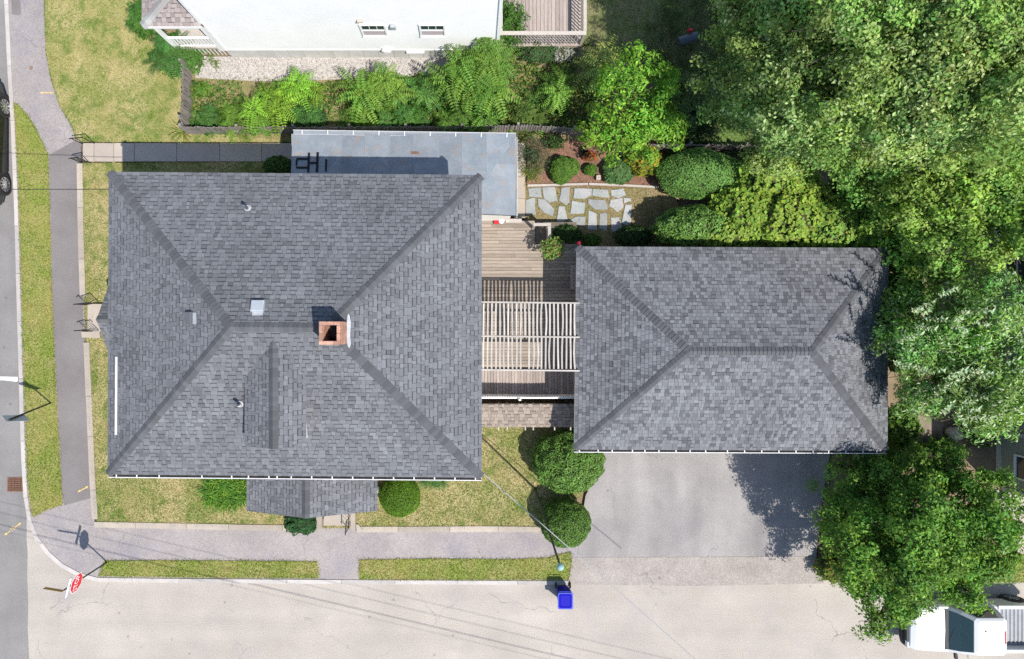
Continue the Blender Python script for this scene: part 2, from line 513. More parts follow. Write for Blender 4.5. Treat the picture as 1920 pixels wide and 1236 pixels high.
verges = {
    'west_verge': [(27, 192), (34, 197), (50, 214), (64, 236), (78, 264), (90, 291), (93, 400), (97, 560), (106, 760), (116, 930), (117, 946), (90, 955), (63, 969),
                   (58, 955), (52, 900), (47, 760), (42, 600), (39, 480), (34, 320)],
    'south_verge': [(196, 1052), (300, 1051), (450, 1052), (594, 1053), (597, 1068), (598, 1084), (400, 1083), (250, 1081), (186, 1080), (190, 1066)],
    'driveway_verge': [(674, 1050), (800, 1048), (960, 1049), (1030, 1046), (1045, 1040), (1070, 1036), (1072, 1052), (1067, 1087), (900, 1087), (674, 1086)],
}
for nm, pts in verges.items():
    struct(nm, MB().prism(at2(pts, ZV), -0.2, ZV), 'verge')

# corner garden lawn with its concrete edging
lawn_pts = [(152, 306), (153, 420), (158, 560), (161, 640), (170, 820), (178, 960), (182, 980), (400, 986), (600, 990), (800, 990), (1010, 990), (1030, 968), (1090, 930),
            (1100, 850), (1100, 780), (880, 780), (880, 300)]
struct('lawn', MB().prism(at2(lawn_pts, ZL), -0.2, ZL), 'lawn')
north_lawn = [(82, -120), (83, 0), (87, 100), (97, 150), (113, 200), (137, 240), (143, 262), (156, 266), (556, 266), (560, 242), (345, 238), (347, 120), (330, 118), (262, 60), (255, -120)]
struct('north_lawn', MB().prism(at2(north_lawn, ZL), -0.2, ZL), 'lawn')
kerb_o = struct('kerb', MB().prism(at2([(13, -80), (16, -80), (16, -78), (13, -78)], 0.0), -0.2, 0.02), 'kerb')
stones_along(kl, 0.17, 2.3, -0.15, 0.135, 'kerb_stone', kerb_o, 'kerb')
edge_o = struct('lawn_edging', MB().prism(at2([(150, 312), (153, 312), (153, 314), (150, 314)], 0.1), 0.0, 0.15), 'edging')
for line in ([(149, 306), (151, 430), (153, 500), (155, 556)], [(162, 642), (167, 760), (173, 900), (178, 974)],
             [(176, 984), (300, 986), (450, 989), (592, 991)], [(668, 993), (760, 993), (900, 992), (1012, 993)]):
    stones_along(at2(line, 0.25), 0.24, 2.0, -0.05, 0.26, 'edging_stone', edge_o, 'edging')

# drive, apron, entrance walks
drive_pts = [(1083, 1045), (1086, 1000), (1098, 930), (1112, 900), (1120, 830), (1560, 830), (1542, 930), (1530, 1043)]
struct('driveway', MB().prism(at2(drive_pts, ZW), -0.2, ZW + 0.012), 'drive')
struct('driveway_apron', MB().prism(at2([(1060, 1096), (1066, 1046), (1083, 1045.5), (1530, 1043.5), (1534, 1060), (1546, 1094), (1300, 1099)], 0.05), -0.2, 0.055), 'apron')

walk = struct('garden_walk', MB().prism(at2([(158, 270), (640, 270), (640, 301), (158, 301)], ZL), -0.1, ZL + 0.004), 'soil')
xs = [155, 176, 213, 252, 331, 412, 490, 570]
for a, b in zip(xs[:-1], xs[1:]):
    put('slab', MB().prism(at2([(a + 0.5, 268), (b - 0.5, 268.5), (b - 0.5, 303), (a + 0.5, 302.5)], ZL + 0.03), 0.0, ZL + 0.03, bevel=0.01), 'concrete', walk)

# garden bed behind the house, flagstone patch, gravel strip, shaded back yard
struct('weed_bed', MB().prism(at2([(352, 112), (930, 112), (1105, 86), (1180, 130), (1240, 270), (1100, 262), (350, 250)], 0.2), -0.2, 0.20), 'drybed')
struct('path_strip', MB().prism(at2([(345, 238), (1180, 244), (1180, 268), (556, 268)], ZL), -0.2, ZL + 0.002), 'drybed')
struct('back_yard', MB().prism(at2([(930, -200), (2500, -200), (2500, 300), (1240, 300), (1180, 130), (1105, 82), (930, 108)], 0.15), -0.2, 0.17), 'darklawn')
grav = struct('gravel_strip', MB().prism(at2([(366, 106), (935, 104), (935, 134), (800, 142), (600, 150), (480, 152), (366, 146)], 0.22), -0.1, 0.21), 'gravelbase')
struct('mulch_bed', MB().prism(at2([(988, 262), (1240, 262), (1260, 352), (1090, 349), (988, 350)], 0.25), -0.1, 0.24), 'mulch')
struct('stone_garden', MB().prism(at2([(985, 346), (1090, 346), (1260, 350), (1300, 470), (985, 470)], 0.23), -0.1, 0.225), 'drybed')
struct('east_yard', MB().prism(at2([(1560, 460), (2500, 460), (2500, 1000), (1560, 1000)], 0.1), -0.2, 0.12), 'soil')

paving = thing('flagstone_path', 'irregular grey and blue-green flagstones set in dry turf behind the deck', 'paving', at(1080, 385, 0.22))
FL = [[(991, 354), (1013, 352), (1015, 370), (992, 368)], [(1018, 353), (1040, 352), (1044, 376), (1030, 379), (1021, 372)],
      [(1053, 354), (1068, 352), (1067, 378), (1062, 384), (1049, 375)], [(1078, 354), (1109, 355), (1108, 366), (1096, 372), (1076, 371)],
      [(1113, 355), (1138, 356), (1142, 370), (1112, 366)], [(1146, 357), (1168, 354), (1173, 366), (1160, 371), (1147, 366)],
      [(987, 376), (1003, 371), (1004, 401), (987, 402)], [(1009, 374), (1022, 375), (1038, 392), (1035, 405), (1020, 398), (1010, 386)],
      [(1048, 388), (1058, 388), (1063, 410), (1050, 418), (1044, 412)], [(1073, 377), (1096, 381), (1094, 399), (1070, 400)],
      [(1104, 374), (1134, 376), (1138, 392), (1116, 392), (1103, 380)], [(1146, 375), (1166, 372), (1168, 388), (1158, 397), (1143, 386)],
      [(1170, 371), (1182, 372), (1183, 377), (1171, 381)], [(1173, 385), (1184, 385), (1182, 418), (1176, 422), (1166, 418)],
      [(1104, 396), (1118, 402), (1118, 430), (1102, 428)], [(1125, 402), (1138, 400), (1138, 432), (1124, 428)],
      [(1146, 409), (1160, 408), (1166, 428), (1157, 440), (1147, 430)], [(1067, 415), (1080, 407), (1097, 407), (1096, 424), (1072, 419)]]
for pts in FL:
    cx = sum(p[0] for p in pts) / len(pts); cy = sum(p[1] for p in pts) / len(pts)
    q = []
    pts = [(cx + (x - cx) * 1.09, cy + (y - cy) * 1.09) for x, y in pts]
    for i, p in enumerate(pts):                       # chip the edges a little
        nx = pts[(i + 1) % len(pts)]
        q.append(p)
        q.append(((p[0] + nx[0]) / 2 + random.uniform(-1, 1), (p[1] + nx[1]) / 2 + random.uniform(-1, 1)))
    put('flagstone', MB().prism(at2(q, 0.26), 0.1, 0.262 + random.uniform(-0.008, 0.01), bevel=0.014), 'flag', paving)

# white line, drain, utility marks
tag(put('road_line', MB().prism(at2([(-60, 705), (33, 707), (33, 716), (8, 713), (-60, 713)], 0.0), -0.02, 0.003), 'whitepaint'),
    'solid white painted line on the grey road beside the kerb', 'road marking')

drain = thing('storm_drain', 'rusty cast iron drain grate set in the road beside the kerb', 'drain', at(29, 909, 0))
dx0, dy0 = at(15, 896)[:2]; dx1, dy1 = at(43, 921)[:2]
put('drain_pit', MB().box(((dx0 + dx1) / 2, (dy0 + dy1) / 2, -0.006), (dx1 - dx0, dy0 - dy1, 0.012)), 'pit', drain)
fr = MB()
for cx, cy, sx, sy in (((dx0 + dx1) / 2, dy0, dx1 - dx0 + 0.05, 0.05), ((dx0 + dx1) / 2, dy1, dx1 - dx0 + 0.05, 0.05)):
    fr.box((cx, cy, 0.004), (sx, sy, 0.024))
for cx in (dx0, dx1):
    fr.box((cx, (dy0 + dy1) / 2, 0.005), (0.05, dy0 - dy1 - 0.052, 0.022))
put('drain_frame', fr, 'rust', drain)
for i in range(1, 10):
    put('drain_bar', MB().box((dx0 + (dx1 - dx0) * i / 10, (dy0 + dy1) / 2, 0.006), (0.022, dy0 - dy1 - 0.055, 0.016)), 'rust', drain)
for i in range(1, 6):
    put('drain_cross_bar', MB().box(((dx0 + dx1) / 2, dy1 + (dy0 - dy1) * i / 6, 0.0045), (dx1 - dx0 - 0.055, 0.028, 0.015)), 'rust', drain)


def arrow(label, a, b, z, w=0.018, gap=None):
    A, B = at(*a, z), at(*b, z)
    d = (B - A).normalized(); nrm = Vector((-d.y, d.x, 0))
    mb = MB()
    L = (B - A).length
    h = 0.13

    def quad(mm, p, q, ww):
        mm.add([p + nrm * ww, p - nrm * ww, q - nrm * ww, q + nrm * ww], [(0, 1, 2, 3)])
    segs = [(h, L - h)] if not gap else [(h, L * gap[0]), (L * gap[1], L - h)]
    mb2 = MB() if gap else mb
    quad(mb, A + d * segs[0][0], A + d * segs[0][1], w)
    if gap:
        quad(mb2, A + d * segs[1][0], A + d * segs[1][1], w)
    mb.add([A, A + d * h + nrm * 0.055, A + d * h - nrm * 0.055], [(0, 2, 1)])
    mb2.add([B, B - d * h + nrm * 0.055, B - d * h - nrm * 0.055], [(0, 1, 2)])
    o = put('paint_arrow', mb, 'yellowpaint')
    if gap:
        put('arrow_half', mb2, 'yellowpaint', o)
    return tag(o, label, 'paint marking')


def text_mesh(body, size, mat_world, mat, name, parent=None, ext=0.0):
    cu = bpy.data.curves.new('lettering', 'FONT')
    cu.body = body
    cu.size = size
    cu.align_x = 'CENTER'; cu.align_y = 'CENTER'
    cu.extrude = ext
    cu.resolution_u = 3
    tmp = bpy.data.objects.new('tmp', cu)
    C.objects.link(tmp)
    dg = bpy.context.evaluated_depsgraph_get()
    me = bpy.data.meshes.new_from_object(tmp.evaluated_get(dg))
    bpy.data.objects.remove(tmp)
    me.materials.clear()
    me.transform(mat_world)
    return put(name, me, mat, parent)


arrow('yellow double-headed arrow sprayed across the top of the pale pavement', (74, 174), (100, 174), ZW + 0.004)
arrow('orange double-headed arrow sprayed on the dark pavement near the lawn corner', (145, 923), (166, 912), ZW + 0.009)
ar = arrow('orange double-headed arrow with the number 10 sprayed on the grey road', (8, 1004), (40, 980), 0.002, gap=(0.36, 0.64))
text_mesh('10', 0.24, Matrix.Translation(at(24, 992, 0.002)) @ Matrix.Rotation(math.radians(37), 4, 'Z'), 'yellowpaint', 'lettering', ar)

vc = thing('valve_cover', 'small rusty round valve cover in the pale pavement', 'valve cover', at(58, 127, ZW))
q = at(58, 127, ZW)
put('collar', MB().tube([(q.x, q.y, ZW - 0.02), (q.x, q.y, ZW + 0.004)], 0.075, 16), 'rust', vc)
put('cap', MB().tube([(q.x, q.y, ZW), (q.x, q.y, ZW + 0.008)], 0.05, 16), 'tanpatio', vc)

# ------------------------------------------------------------------ shingled roofs
WIDTHS = (0.12, 0.15, 0.18, 0.22, 0.27)


class Slope:
    """courses of single shingles laid on one plane between an eave and a ridge"""

    def __init__(self, eA, eB, rA, rB, tones, band=0.5, exposure=0.143, widths=WIDTHS):
        eA, eB, rA, rB = Vector(eA), Vector(eB), Vector(rA), Vector(rB)
        u = (eB - eA).normalized()
        w = rA - eA
        v = (w - u * w.dot(u)).normalized()
        n = u.cross(v)
        if n.z < 0:
            eA, eB, rA, rB = eB, eA, rB, rA
            u = -u; n = u.cross(v)
        self.M = Matrix(((u.x, v.x, n.x, eA.x), (u.y, v.y, n.y, eA.y), (u.z, v.z, n.z, eA.z), (0, 0, 0, 1)))
        self.n = n
        L = (eB - eA).length
        la, ld = (rA - eA).dot(u), (rA - eA).dot(v)
        ra, rd = (rB - eA).dot(u), (rB - eA).dot(v)
        D = max(ld, rd)
        self.pieces = []
        k = 0
        t0 = -0.02
        while t0 < D - 0.02:
            t1 = min(t0 + exposure, D)
            lb = lambda t: la * max(t, 0) / ld
            rb = lambda t: L + (ra - L) * max(t, 0) / rd
            s = min(lb(t0), lb(t1)) - random.uniform(0, 0.3)
            end = max(rb(t0), rb(t1))
            prev = None
            while s < end:
                wi = random.choice(range(len(widths)))
                s1 = s + widths[wi]
                c = [max(s, lb(t0)), min(s1, rb(t0)), min(s1, rb(t1)), max(s, lb(t1))]
                if c[1] - c[0] > 0.01 or c[2] - c[3] > 0.01:
                    c[1] = max(c[0], c[1]); c[2] = max(c[2], c[3])
                    full = c[0] == s and c[3] == s and c[1] == s1 and c[2] == s1 and abs(t1 - t0 - exposure) < 1e-6
                    ti = random.choices(range(len(tones)), [(4 if i != prev else 0.6) * (0.6 if i == 0 else 1) for i in range(len(tones))])[0]
                    prev = ti
                    raised = len(self.pieces) % 2 == 0
                    self.pieces.append(dict(c=c, t0=t0, t1=t1, wi=wi, ti=ti, th=0.017 if raised else 0.010,
                                            band=(len(self.pieces) % 2 == 0) and random.random() < band, full=full, key=(wi, ti), sl=self, s=s,
                                            ex=exposure, w=widths[wi]))
                s = s1
            t0 += exposure
            k += 1
        self.tones = tones


def piece_geom(mb, c, t0, t1, th, tone, band, M=None):
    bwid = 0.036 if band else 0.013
    dk = 0.40 if band else 0.62  # wide band is shingle print; the thin line paints each course's shadow
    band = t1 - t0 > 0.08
    bt = t1 - bwid if band else t1
    c = [c[0] + 0.004, max(c[0] + 0.004, c[1] - 0.004), max(c[3] + 0.004, c[2] - 0.004), c[3] + 0.004]
    k = (bt - t0) / (t1 - t0)
    l2 = c[0] + (c[3] - c[0]) * k
    r2 = c[1] + (c[2] - c[1]) * k
    h2 = th + (0.004 - th) * k
    vs = [(c[0], t0, 0), (c[1], t0, 0), (c[0], t0, th), (c[1], t0, th), (r2, bt, h2), (l2, bt, h2)]
    fs = [(0, 1, 3, 2), (2, 3, 4, 5)]
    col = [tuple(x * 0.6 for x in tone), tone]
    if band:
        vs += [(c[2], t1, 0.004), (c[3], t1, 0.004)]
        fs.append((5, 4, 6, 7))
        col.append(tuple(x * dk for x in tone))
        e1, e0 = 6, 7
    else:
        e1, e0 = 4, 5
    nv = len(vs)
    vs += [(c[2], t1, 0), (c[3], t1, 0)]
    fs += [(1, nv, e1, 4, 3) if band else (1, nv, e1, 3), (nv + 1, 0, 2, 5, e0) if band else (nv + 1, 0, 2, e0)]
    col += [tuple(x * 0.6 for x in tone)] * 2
    if M is not None:
        vs = [tuple(M @ Vector(p)) for p in vs]
    o = len(mb.v)
    mb.v += vs
    mb.f += [tuple(i + o for i in q) for q in fs]
    mb.c += col


def lay_shingles(slopes, roof, root, limit, prefix='shingle'):
    """the pieces nearest the sky become single objects, the rest one joined part"""
    allp = [p for s in slopes for p in s.pieces]
    fulls = [p for p in allp if p['full']]
    fulls.sort(key=lambda p: -(p['sl'].M @ Vector((p['s'], p['t0'], 0))).z)
    single = set(id(p) for p in fulls[:limit])
    cache = {}
    rest = MB()
    for p in allp:
        tone = p['sl'].tones[p['ti']]
        if id(p) in single:
            key = (p['w'], p['ti'], p['band'], p['th'], id(p['sl'].tones), p['ex'])
            if key not in cache:
                mb = MB()
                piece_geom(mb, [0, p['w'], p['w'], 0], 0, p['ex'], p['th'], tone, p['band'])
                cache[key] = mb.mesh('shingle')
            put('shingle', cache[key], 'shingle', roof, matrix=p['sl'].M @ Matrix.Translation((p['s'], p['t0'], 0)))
        else:
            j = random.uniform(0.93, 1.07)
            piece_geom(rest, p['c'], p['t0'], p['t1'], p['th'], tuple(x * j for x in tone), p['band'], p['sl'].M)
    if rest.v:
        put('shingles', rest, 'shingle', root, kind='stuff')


def ridge_caps(p0, p1, n1, n2, tones, parent, w=0.155, step=0.145, lift=0.012):
    p0, p1 = Vector(p0), Vector(p1)
    d = (p1 - p0).normalized()
    nn = (n1 + n2).normalized()

    def side(n, other):
        s = d.cross(n).normalized()
        if s.dot(other - n * other.dot(n)) < 0:
            s = -s
        return -s
    s1, s2 = side(n1, n2), side(n2, n1)
    if s1.dot(nn) > 0: s1 = -s1
    if s2.dot(nn) > 0: s2 = -s2
    L = (p1 - p0).length
    cnt = max(1, int(L / step))
    step = L / cnt
    meshes = []
    for tone in tones:
        mb = MB()
        ln = step + 0.04
        h0, h1 = lift + 0.036, lift + 0.010
        a = [s1 * w + nn * h0 * 0.7, s1 * w * 0.35 + nn * (h0 + 0.0), nn * (h0 + 0.006), s2 * w * 0.35 + nn * h0, s2 * w + nn * h0 * 0.7]
        b = [q - nn * (h0 - h1) + d * ln for q in a]
        lo = [q - nn * 0.03 for q in a]
        vs = [tuple(q) for q in a + b + lo]
        fs, col = [], []
        for i in range(4):
            fs.append((i, i + 1, 5 + i + 1, 5 + i)); col.append(tone)
            fs.append((10 + i, 10 + i + 1, i + 1, i)); col.append(tuple(x * 0.35 for x in tone))
        fs += [(10, 0, 5), (14, 9, 4)]; col += [tone, tone]
        mb.v, mb.f, mb.c = vs, fs, col
        meshes.append(mb.mesh('ridge_cap'))
    for i in range(cnt):
        put('ridge_cap', random.choice(meshes), 'shingle', parent, matrix=Matrix.Translation(p0 + d * step * i))


def g(*k):
    return [(x, x * 1.03, x * 1.095) for x in k]


TONE_HOUSE = g(0.102, 0.122, 0.128, 0.134, 0.140, 0.150)
TONE_GARAGE = g(0.090, 0.112, 0.134, 0.148, 0.158, 0.168)
TONE_CAP = g(0.080, 0.090, 0.101)
TONE_TAN = [(0.245, 0.203, 0.168), (0.27, 0.225, 0.187), (0.295, 0.247, 0.205), (0.22, 0.183, 0.153)]
TONE_PORCH = [(0.25, 0.21, 0.195), (0.29, 0.245, 0.23), (0.31, 0.27, 0.255), (0.22, 0.19, 0.18)]


def hip_roof(root, name, corners, r0, r1, tones, band, soffit=0.42):
    """corners NW, NE, SE, SW at eave height, ridge r0 (west) to r1 (east)"""
    nw, ne, se, sw = [Vector(c) for c in corners]
    r0, r1 = Vector(r0), Vector(r1)
    dn = Vector((0, 0, -0.012))
    lo = Vector((0, 0, -0.2))
    v = [q + dn for q in (nw, ne, se, sw, r0, r1)] + [q + lo for q in (nw, ne, se, sw)]
    mb = MB()
    mb.add(v, [(1, 0, 4, 5), (2, 1, 5), (3, 2, 5, 4), (0, 3, 4), (0, 1, 7, 6), (1, 2, 8, 7), (2, 3, 9, 8), (3, 0, 6, 9), (6, 7, 8, 9)])
    roof = put(name, mb, 'roofdeck', root)
    fas = MB()
    for a, b in ((nw, ne), (ne, se), (se, sw), (sw, nw)):
        d = (b - a).normalized(); out = Vector((d.y, -d.x, 0)) * -1
        c = (nw + ne + se + sw) / 4
        if out.dot((a + b) / 2 - c) < 0:
            out = -out
        o = out * 0.012
        fas.add([a + o - Vector((0, 0, 0.03)), b + o - Vector((0, 0, 0.03)), b + o - Vector((0, 0, 0.23)), a + o - Vector((0, 0, 0.23)),
                 a + o * -0.6 - Vector((0, 0, 0.03)), b + o * -0.6 - Vector((0, 0, 0.03)), b + o * -0.6 - Vector((0, 0, 0.23)), a + o * -0.6 - Vector((0, 0, 0.23))],
                [(0, 1, 2, 3), (4, 7, 6, 5), (0, 4, 5, 1), (3, 2, 6, 7), (0, 3, 7, 4), (1, 5, 6, 2)])
    put('fascia', fas, 'trim', root)
    wd = (0.10, 0.13, 0.155, 0.18, 0.22) if band < 0.5 else WIDTHS
    sl = [Slope(ne, nw, r1, r0, tones, band, widths=wd), Slope(se, ne, r1, r1, tones, band, widths=wd), Slope(sw, se, r0, r1, tones, band, widths=wd), Slope(nw, sw, r0, r0, tones, band, widths=wd)]
    N, E, So, W = sl
    for a, b, n1, n2 in ((nw, r0, N.n, W.n), (ne, r1, N.n, E.n), (se, r1, So.n, E.n), (sw, r0, So.n, W.n), (r0, r1, N.n, So.n)):
        ridge_caps(a, b, n1, n2, TONE_CAP, roof)
    return roof, sl


def window_part(root, c, w, h, face, frame='trim', blind=False, muntins=False, sub_name='window'):
    """a sash window on a wall; face is the outward direction (unit 2-D), c the centre on the wall plane"""
    f = Vector((face[0], face[1], 0)); r = Vector((-f.y, f.x, 0)); z = Vector((0, 0, 1)); c = Vector(c)

    def bar(mb, s0, s1, z0, z1, d0, d1):
        vs = []
        for d in (d0, d1):
            for s, q in ((s0, z0), (s1, z0), (s1, z1), (s0, z1)):
                vs.append(c + r * s + z * q + f * d)
        mb.add(vs, [(3, 2, 1, 0), (4, 5, 6, 7), (0, 1, 5, 4), (1, 2, 6, 5), (2, 3, 7, 6), (3, 0, 4, 7)])
    t = 0.07
    fr = MB()
    bar(fr, -w / 2, w / 2, h / 2 - t, h / 2, -0.03, 0.055)
    bar(fr, -w / 2, w / 2, -h / 2, -h / 2 + t * 0.8, -0.03, 0.085)
    bar(fr, -w / 2, -w / 2 + t, -h / 2 + t * 0.8, h / 2 - t, -0.03, 0.053)
    bar(fr, w / 2 - t, w / 2, -h / 2 + t * 0.8, h / 2 - t, -0.03, 0.053)
    win = put(sub_name, fr, frame, root)
    gl = MB(); bar(gl, -w / 2 + t, w / 2 - t, -h / 2 + t * 0.8, h / 2 - t, -0.03, 0.012)
    put('pane', gl, 'glass', win)
    sash = MB(); bar(sash, -w / 2 + t, w / 2 - t, -0.03, 0.035, 0.012, 0.04)
    if muntins:
        for k in (-1, 1):
            s = (w - 2 * t) / 6 * k
            bar(sash, s - 0.01, s + 0.01, 0.036, h / 2 - t, 0.012, 0.026)
    put('sash_bar', sash, frame, win)
    if blind:
        bl = MB(); bar(bl, -w / 2 + t + 0.01, w / 2 - t - 0.01, -h / 2 + t * 0.8 + 0.005, -0.10, 0.0122, 0.016)
        put('blind', bl, 'screen', win)
    return win


def walls_box(root, name, x0, y0, x1, y1, z0, z1, mat, lap=0.16):
    """clapboard walls: each course a slanted board round the building"""
    mb = MB()
    z = z0
    while z < z1 - 1e-6:
        zt = min(z + lap, z1)
        o = 0.018
        vs = [(x0 - o, y0 - o, z), (x1 + o, y0 - o, z), (x1 + o, y1 + o, z), (x0 - o, y1 + o, z),
              (x0, y0, zt), (x1, y0, zt), (x1, y1, zt), (x0, y1, zt)]
        mb.add(vs, [(0, 1, 5, 4), (1, 2, 6, 5), (2, 3, 7, 6), (3, 0, 4, 7), (3, 2, 1, 0)])
        z = zt
    mb.add([(x0, y0, z1), (x1, y0, z1), (x1, y1, z1), (x0, y1, z1)], [(0, 1, 2, 3)])
    return put(name, mb, mat, root)


def gutter_run(root, a, b, hangers, z_drop=0.04):
    """white trough along an eave with strap hangers; the outside is to the south"""
    a, b = Vector(a), Vector(b)
    d = (b - a).normalized()
    out = Vector((d.y, -d.x, 0))
    if out.y > 0: out = -out
    up = Vector((0, 0, 1))
    L = (b - a).length
    prof = [(0.0, -0.03), (0.012, -0.03), (0.012, -0.10), (0.095, -0.10), (0.10, -0.012), (0.128, -0.012), (0.128, -0.115), (0.0, -0.115)]
    rings = []
    for t in (-0.02, L + 0.02):
        rings.append([a + d * t + out * (x + 0.016) + up * (z - z_drop) for x, z in prof])
    gt = put('gutter', MB().loft(rings), 'gutter', root)
    put('gutter_shade', MB().loft([[a + d * t + out * (x + 0.016) + up * (z - z_drop) for x, z in ((0.014, -0.097), (0.094, -0.097), (0.097, -0.03), (0.014, -0.036))] for t in (0, L)]),
        'darkfill', gt)  # dark strip stands in for the shade inside the trough
    for h in hangers:
        p = a + d * L * h
        rg = [[p + d * s + out * (x + 0.016) + up * (z - z_drop) for x, z in ((0.0, -0.008), (0.127, -0.0085), (0.127, 0.004), (0.0, 0.004))] for s in (-0.02, 0.02)]
        put('gutter_hanger', MB().loft(rg), 'gutter', gt)
    return gt


# ------------------------------------------------------------------ the main house
EZ, RZ = 6.2, 8.15
house = thing('main_house', 'large house with dark grey hipped shingle roof and brick chimney on the street corner', 'house', at(560, 610, 0.2))
NWc, NEc, SEc, SWc = at(205, 323.5, EZ), at(902, 329.5, EZ), at(902, 894.5, EZ), at(203, 888.5, EZ)
R0, R1 = at(432, 613.0, RZ), at(614, 614.6, RZ)
roof, sl = hip_roof(house, 'roof', (NWc, NEc, SEc, SWc), R0, R1, TONE_HOUSE, 0.9)
N_, E_, S_, W_ = sl
hx0, hx1 = NWc.x + 0.45, NEc.x - 0.45
hy0, hy1 = SEc.y + 0.5, NEc.y - 0.45
put('foundation', MB().box(((hx0 + hx1) / 2, (hy0 + hy1) / 2, 0.35), (hx1 - hx0 - 0.04, hy1 - hy0 - 0.04, 0.7)), 'foundation', house)
walls_box(house, 'walls', hx0, hy0, hx1, hy1, 0.7, EZ - 0.2, 'greige')
for x in (hx0 + 1.6, hx0 + 3.4, hx1 - 1.6, hx1 - 3.2):
    for zc in (2.1, 4.7):
        window_part(house, (x, hy0 - 0.012, zc), 0.95, 1.4, (0, -1))
for y in (hy0 + 1.6, hy1 - 1.6):
    for zc in (2.1, 4.7):
        window_part(house, (hx1 + 0.012, y, zc), 0.9, 1.4, (1, 0))
        window_part(house, (hx0 - 0.012, y, zc), 0.9, 1.4, (-1, 0))
for x in (hx0 + 1.5, hx0 + 4.6):
    window_part(house, (x, hy1 + 0.012, 4.7), 0.9, 1.4, (0, 1))
gutter_run(house, SWc, SEc, [0.02, 0.075, 0.135, 0.25, 0.33, 0.375, 0.43, 0.452, 0.49, 0.545, 0.6, 0.655, 0.71, 0.765, 0.82, 0.875, 0.93, 0.985])

# gabled dormer on the south slope
DZ, DE = 7.97, 7.53
d_r0, d_r1 = at(513, 640, DZ), at(512, 842, DZ)
xl, xr = at(460, 760, DE).x, at(573, 760, DE).x
yf = d_r1.y


def south_z(y):
    k = (y - SEc.y) / (R1.y - SEc.y)
    return EZ + (RZ - EZ) * k


yb = SEc.y + (R1.y - SEc.y) * (DE - EZ) / (RZ - EZ)
dorm = MB()
dorm.add([(xl + 0.12, yf + 0.15, south_z(yf + 0.15) - 0.1), (xr - 0.12, yf + 0.15, south_z(yf + 0.15) - 0.1), (xr - 0.12, yb, DE - 0.05), (xl + 0.12, yb, DE - 0.05),
          (xl + 0.12, yf + 0.15, DE + 0.02), (xr - 0.12, yf + 0.15, DE + 0.02), (d_r1.x, yf + 0.15, DZ - 0.05), (d_r1.x, yb, DZ - 0.05), (xr - 0.12, yb, DE + 0.02), (xl + 0.12, yb, DE + 0.02)],
         [(0, 1, 5, 6, 4), (1, 2, 8, 5), (3, 0, 4, 9), (2, 3, 9, 7, 8), (3, 2, 1, 0)])
dormer = put('dormer', dorm, 'greige', house)
ridge_back = Vector((d_r1.x, R0.y + 0.02 - (RZ - DZ) * 2.2, DZ))
yback_e = yb + 0.1
for s, x in ((-1, xl), (1, xr)):
    put('dormer_roof', MB().slab([Vector((x, yf, DE - 0.01)), Vector((x, yback_e, DE - 0.01)), Vector((d_r1.x, ridge_back.y, DZ - 0.01)), Vector((d_r1.x, yf, DZ - 0.01))][::s], 0.07), 'roofdeck', dormer)
DL = Slope((xl, yf, DE), (xl, yback_e, DE), (d_r1.x, yf, DZ), (d_r1.x, ridge_back.y, DZ), TONE_HOUSE, 0.9)
DR = Slope((xr, yf, DE), (xr, yback_e, DE), (d_r1.x, yf, DZ), (d_r1.x, ridge_back.y, DZ), TONE_HOUSE, 0.9)
ridge_caps((d_r1.x, yf, DZ), (d_r1.x, ridge_back.y + 0.15, DZ), DL.n, DR.n, TONE_CAP, dormer)
window_part(house, (d_r1.x, yf + 0.13, 7.15), 0.7, 0.6, (0, -1))


def gable_porch(root, name, axis, ridge_a, ridge_b, half, drop, post_at, post_z):
    """small gable roof; ridge from the house wall (a) to the open end (b)"""
    a, b = Vector(ridge_a), Vector(ridge_b)
    d = (b - a).normalized(); s = Vector((-d.y, d.x, 0)) * half; dz = Vector((0, 0, -drop))
    obj = None
    sls = []
    for sg in (-1, 1):
        e0, e1 = a + s * sg + dz, b + s * sg + dz
        dn = Vector((0, 0, -0.012))
        pts = [e0 + dn, e1 + dn, b + dn, a + dn]
        if (pts[1] - pts[0]).cross(pts[2] - pts[0]).z < 0: pts = pts[::-1]
        o = put(name, MB().slab(pts, 0.1), 'roofdeck', root)
        obj = obj or o
        sls.append(Slope(e0, e1, a, b, TONE_HOUSE, 0.9))
    ridge_caps(b, a, sls[0].n, sls[1].n, TONE_CAP, obj)
    in_ = -d * 0.15
    put('gable_end', MB().add([b + in_ + s * 0.9 + dz * 0.95, b + in_ - s * 0.9 + dz * 0.95, b + in_ + dz * 0.08,
                               b + in_ * 2 + s * 0.9 + dz * 0.95, b + in_ * 2 - s * 0.9 + dz * 0.95, b + in_ * 2 + dz * 0.08],
                              [(0, 1, 2), (5, 4, 3), (0, 3, 4, 1), (1, 4, 5, 2), (2, 5, 3, 0)]), 'trim', root)
    for sg in (-1, 1):
        p = b - d * 0.3 + s * sg * 0.88 + dz
        put('porch_post', MB().box((p.x, p.y, (p.z - 0.12 + post_z) / 2), (0.14, 0.14, p.z - 0.12 - post_z)), 'trim', root)
        e = a + s * sg * 0.88 + dz
        m = (p + e) / 2
        ang = math.atan2(d.y, d.x)
        put('porch_beam', MB().box((m.x, m.y, p.z - 0.2), ((p - e).length + 0.1, 0.1, 0.16), ang), 'trim', root)
    return sls


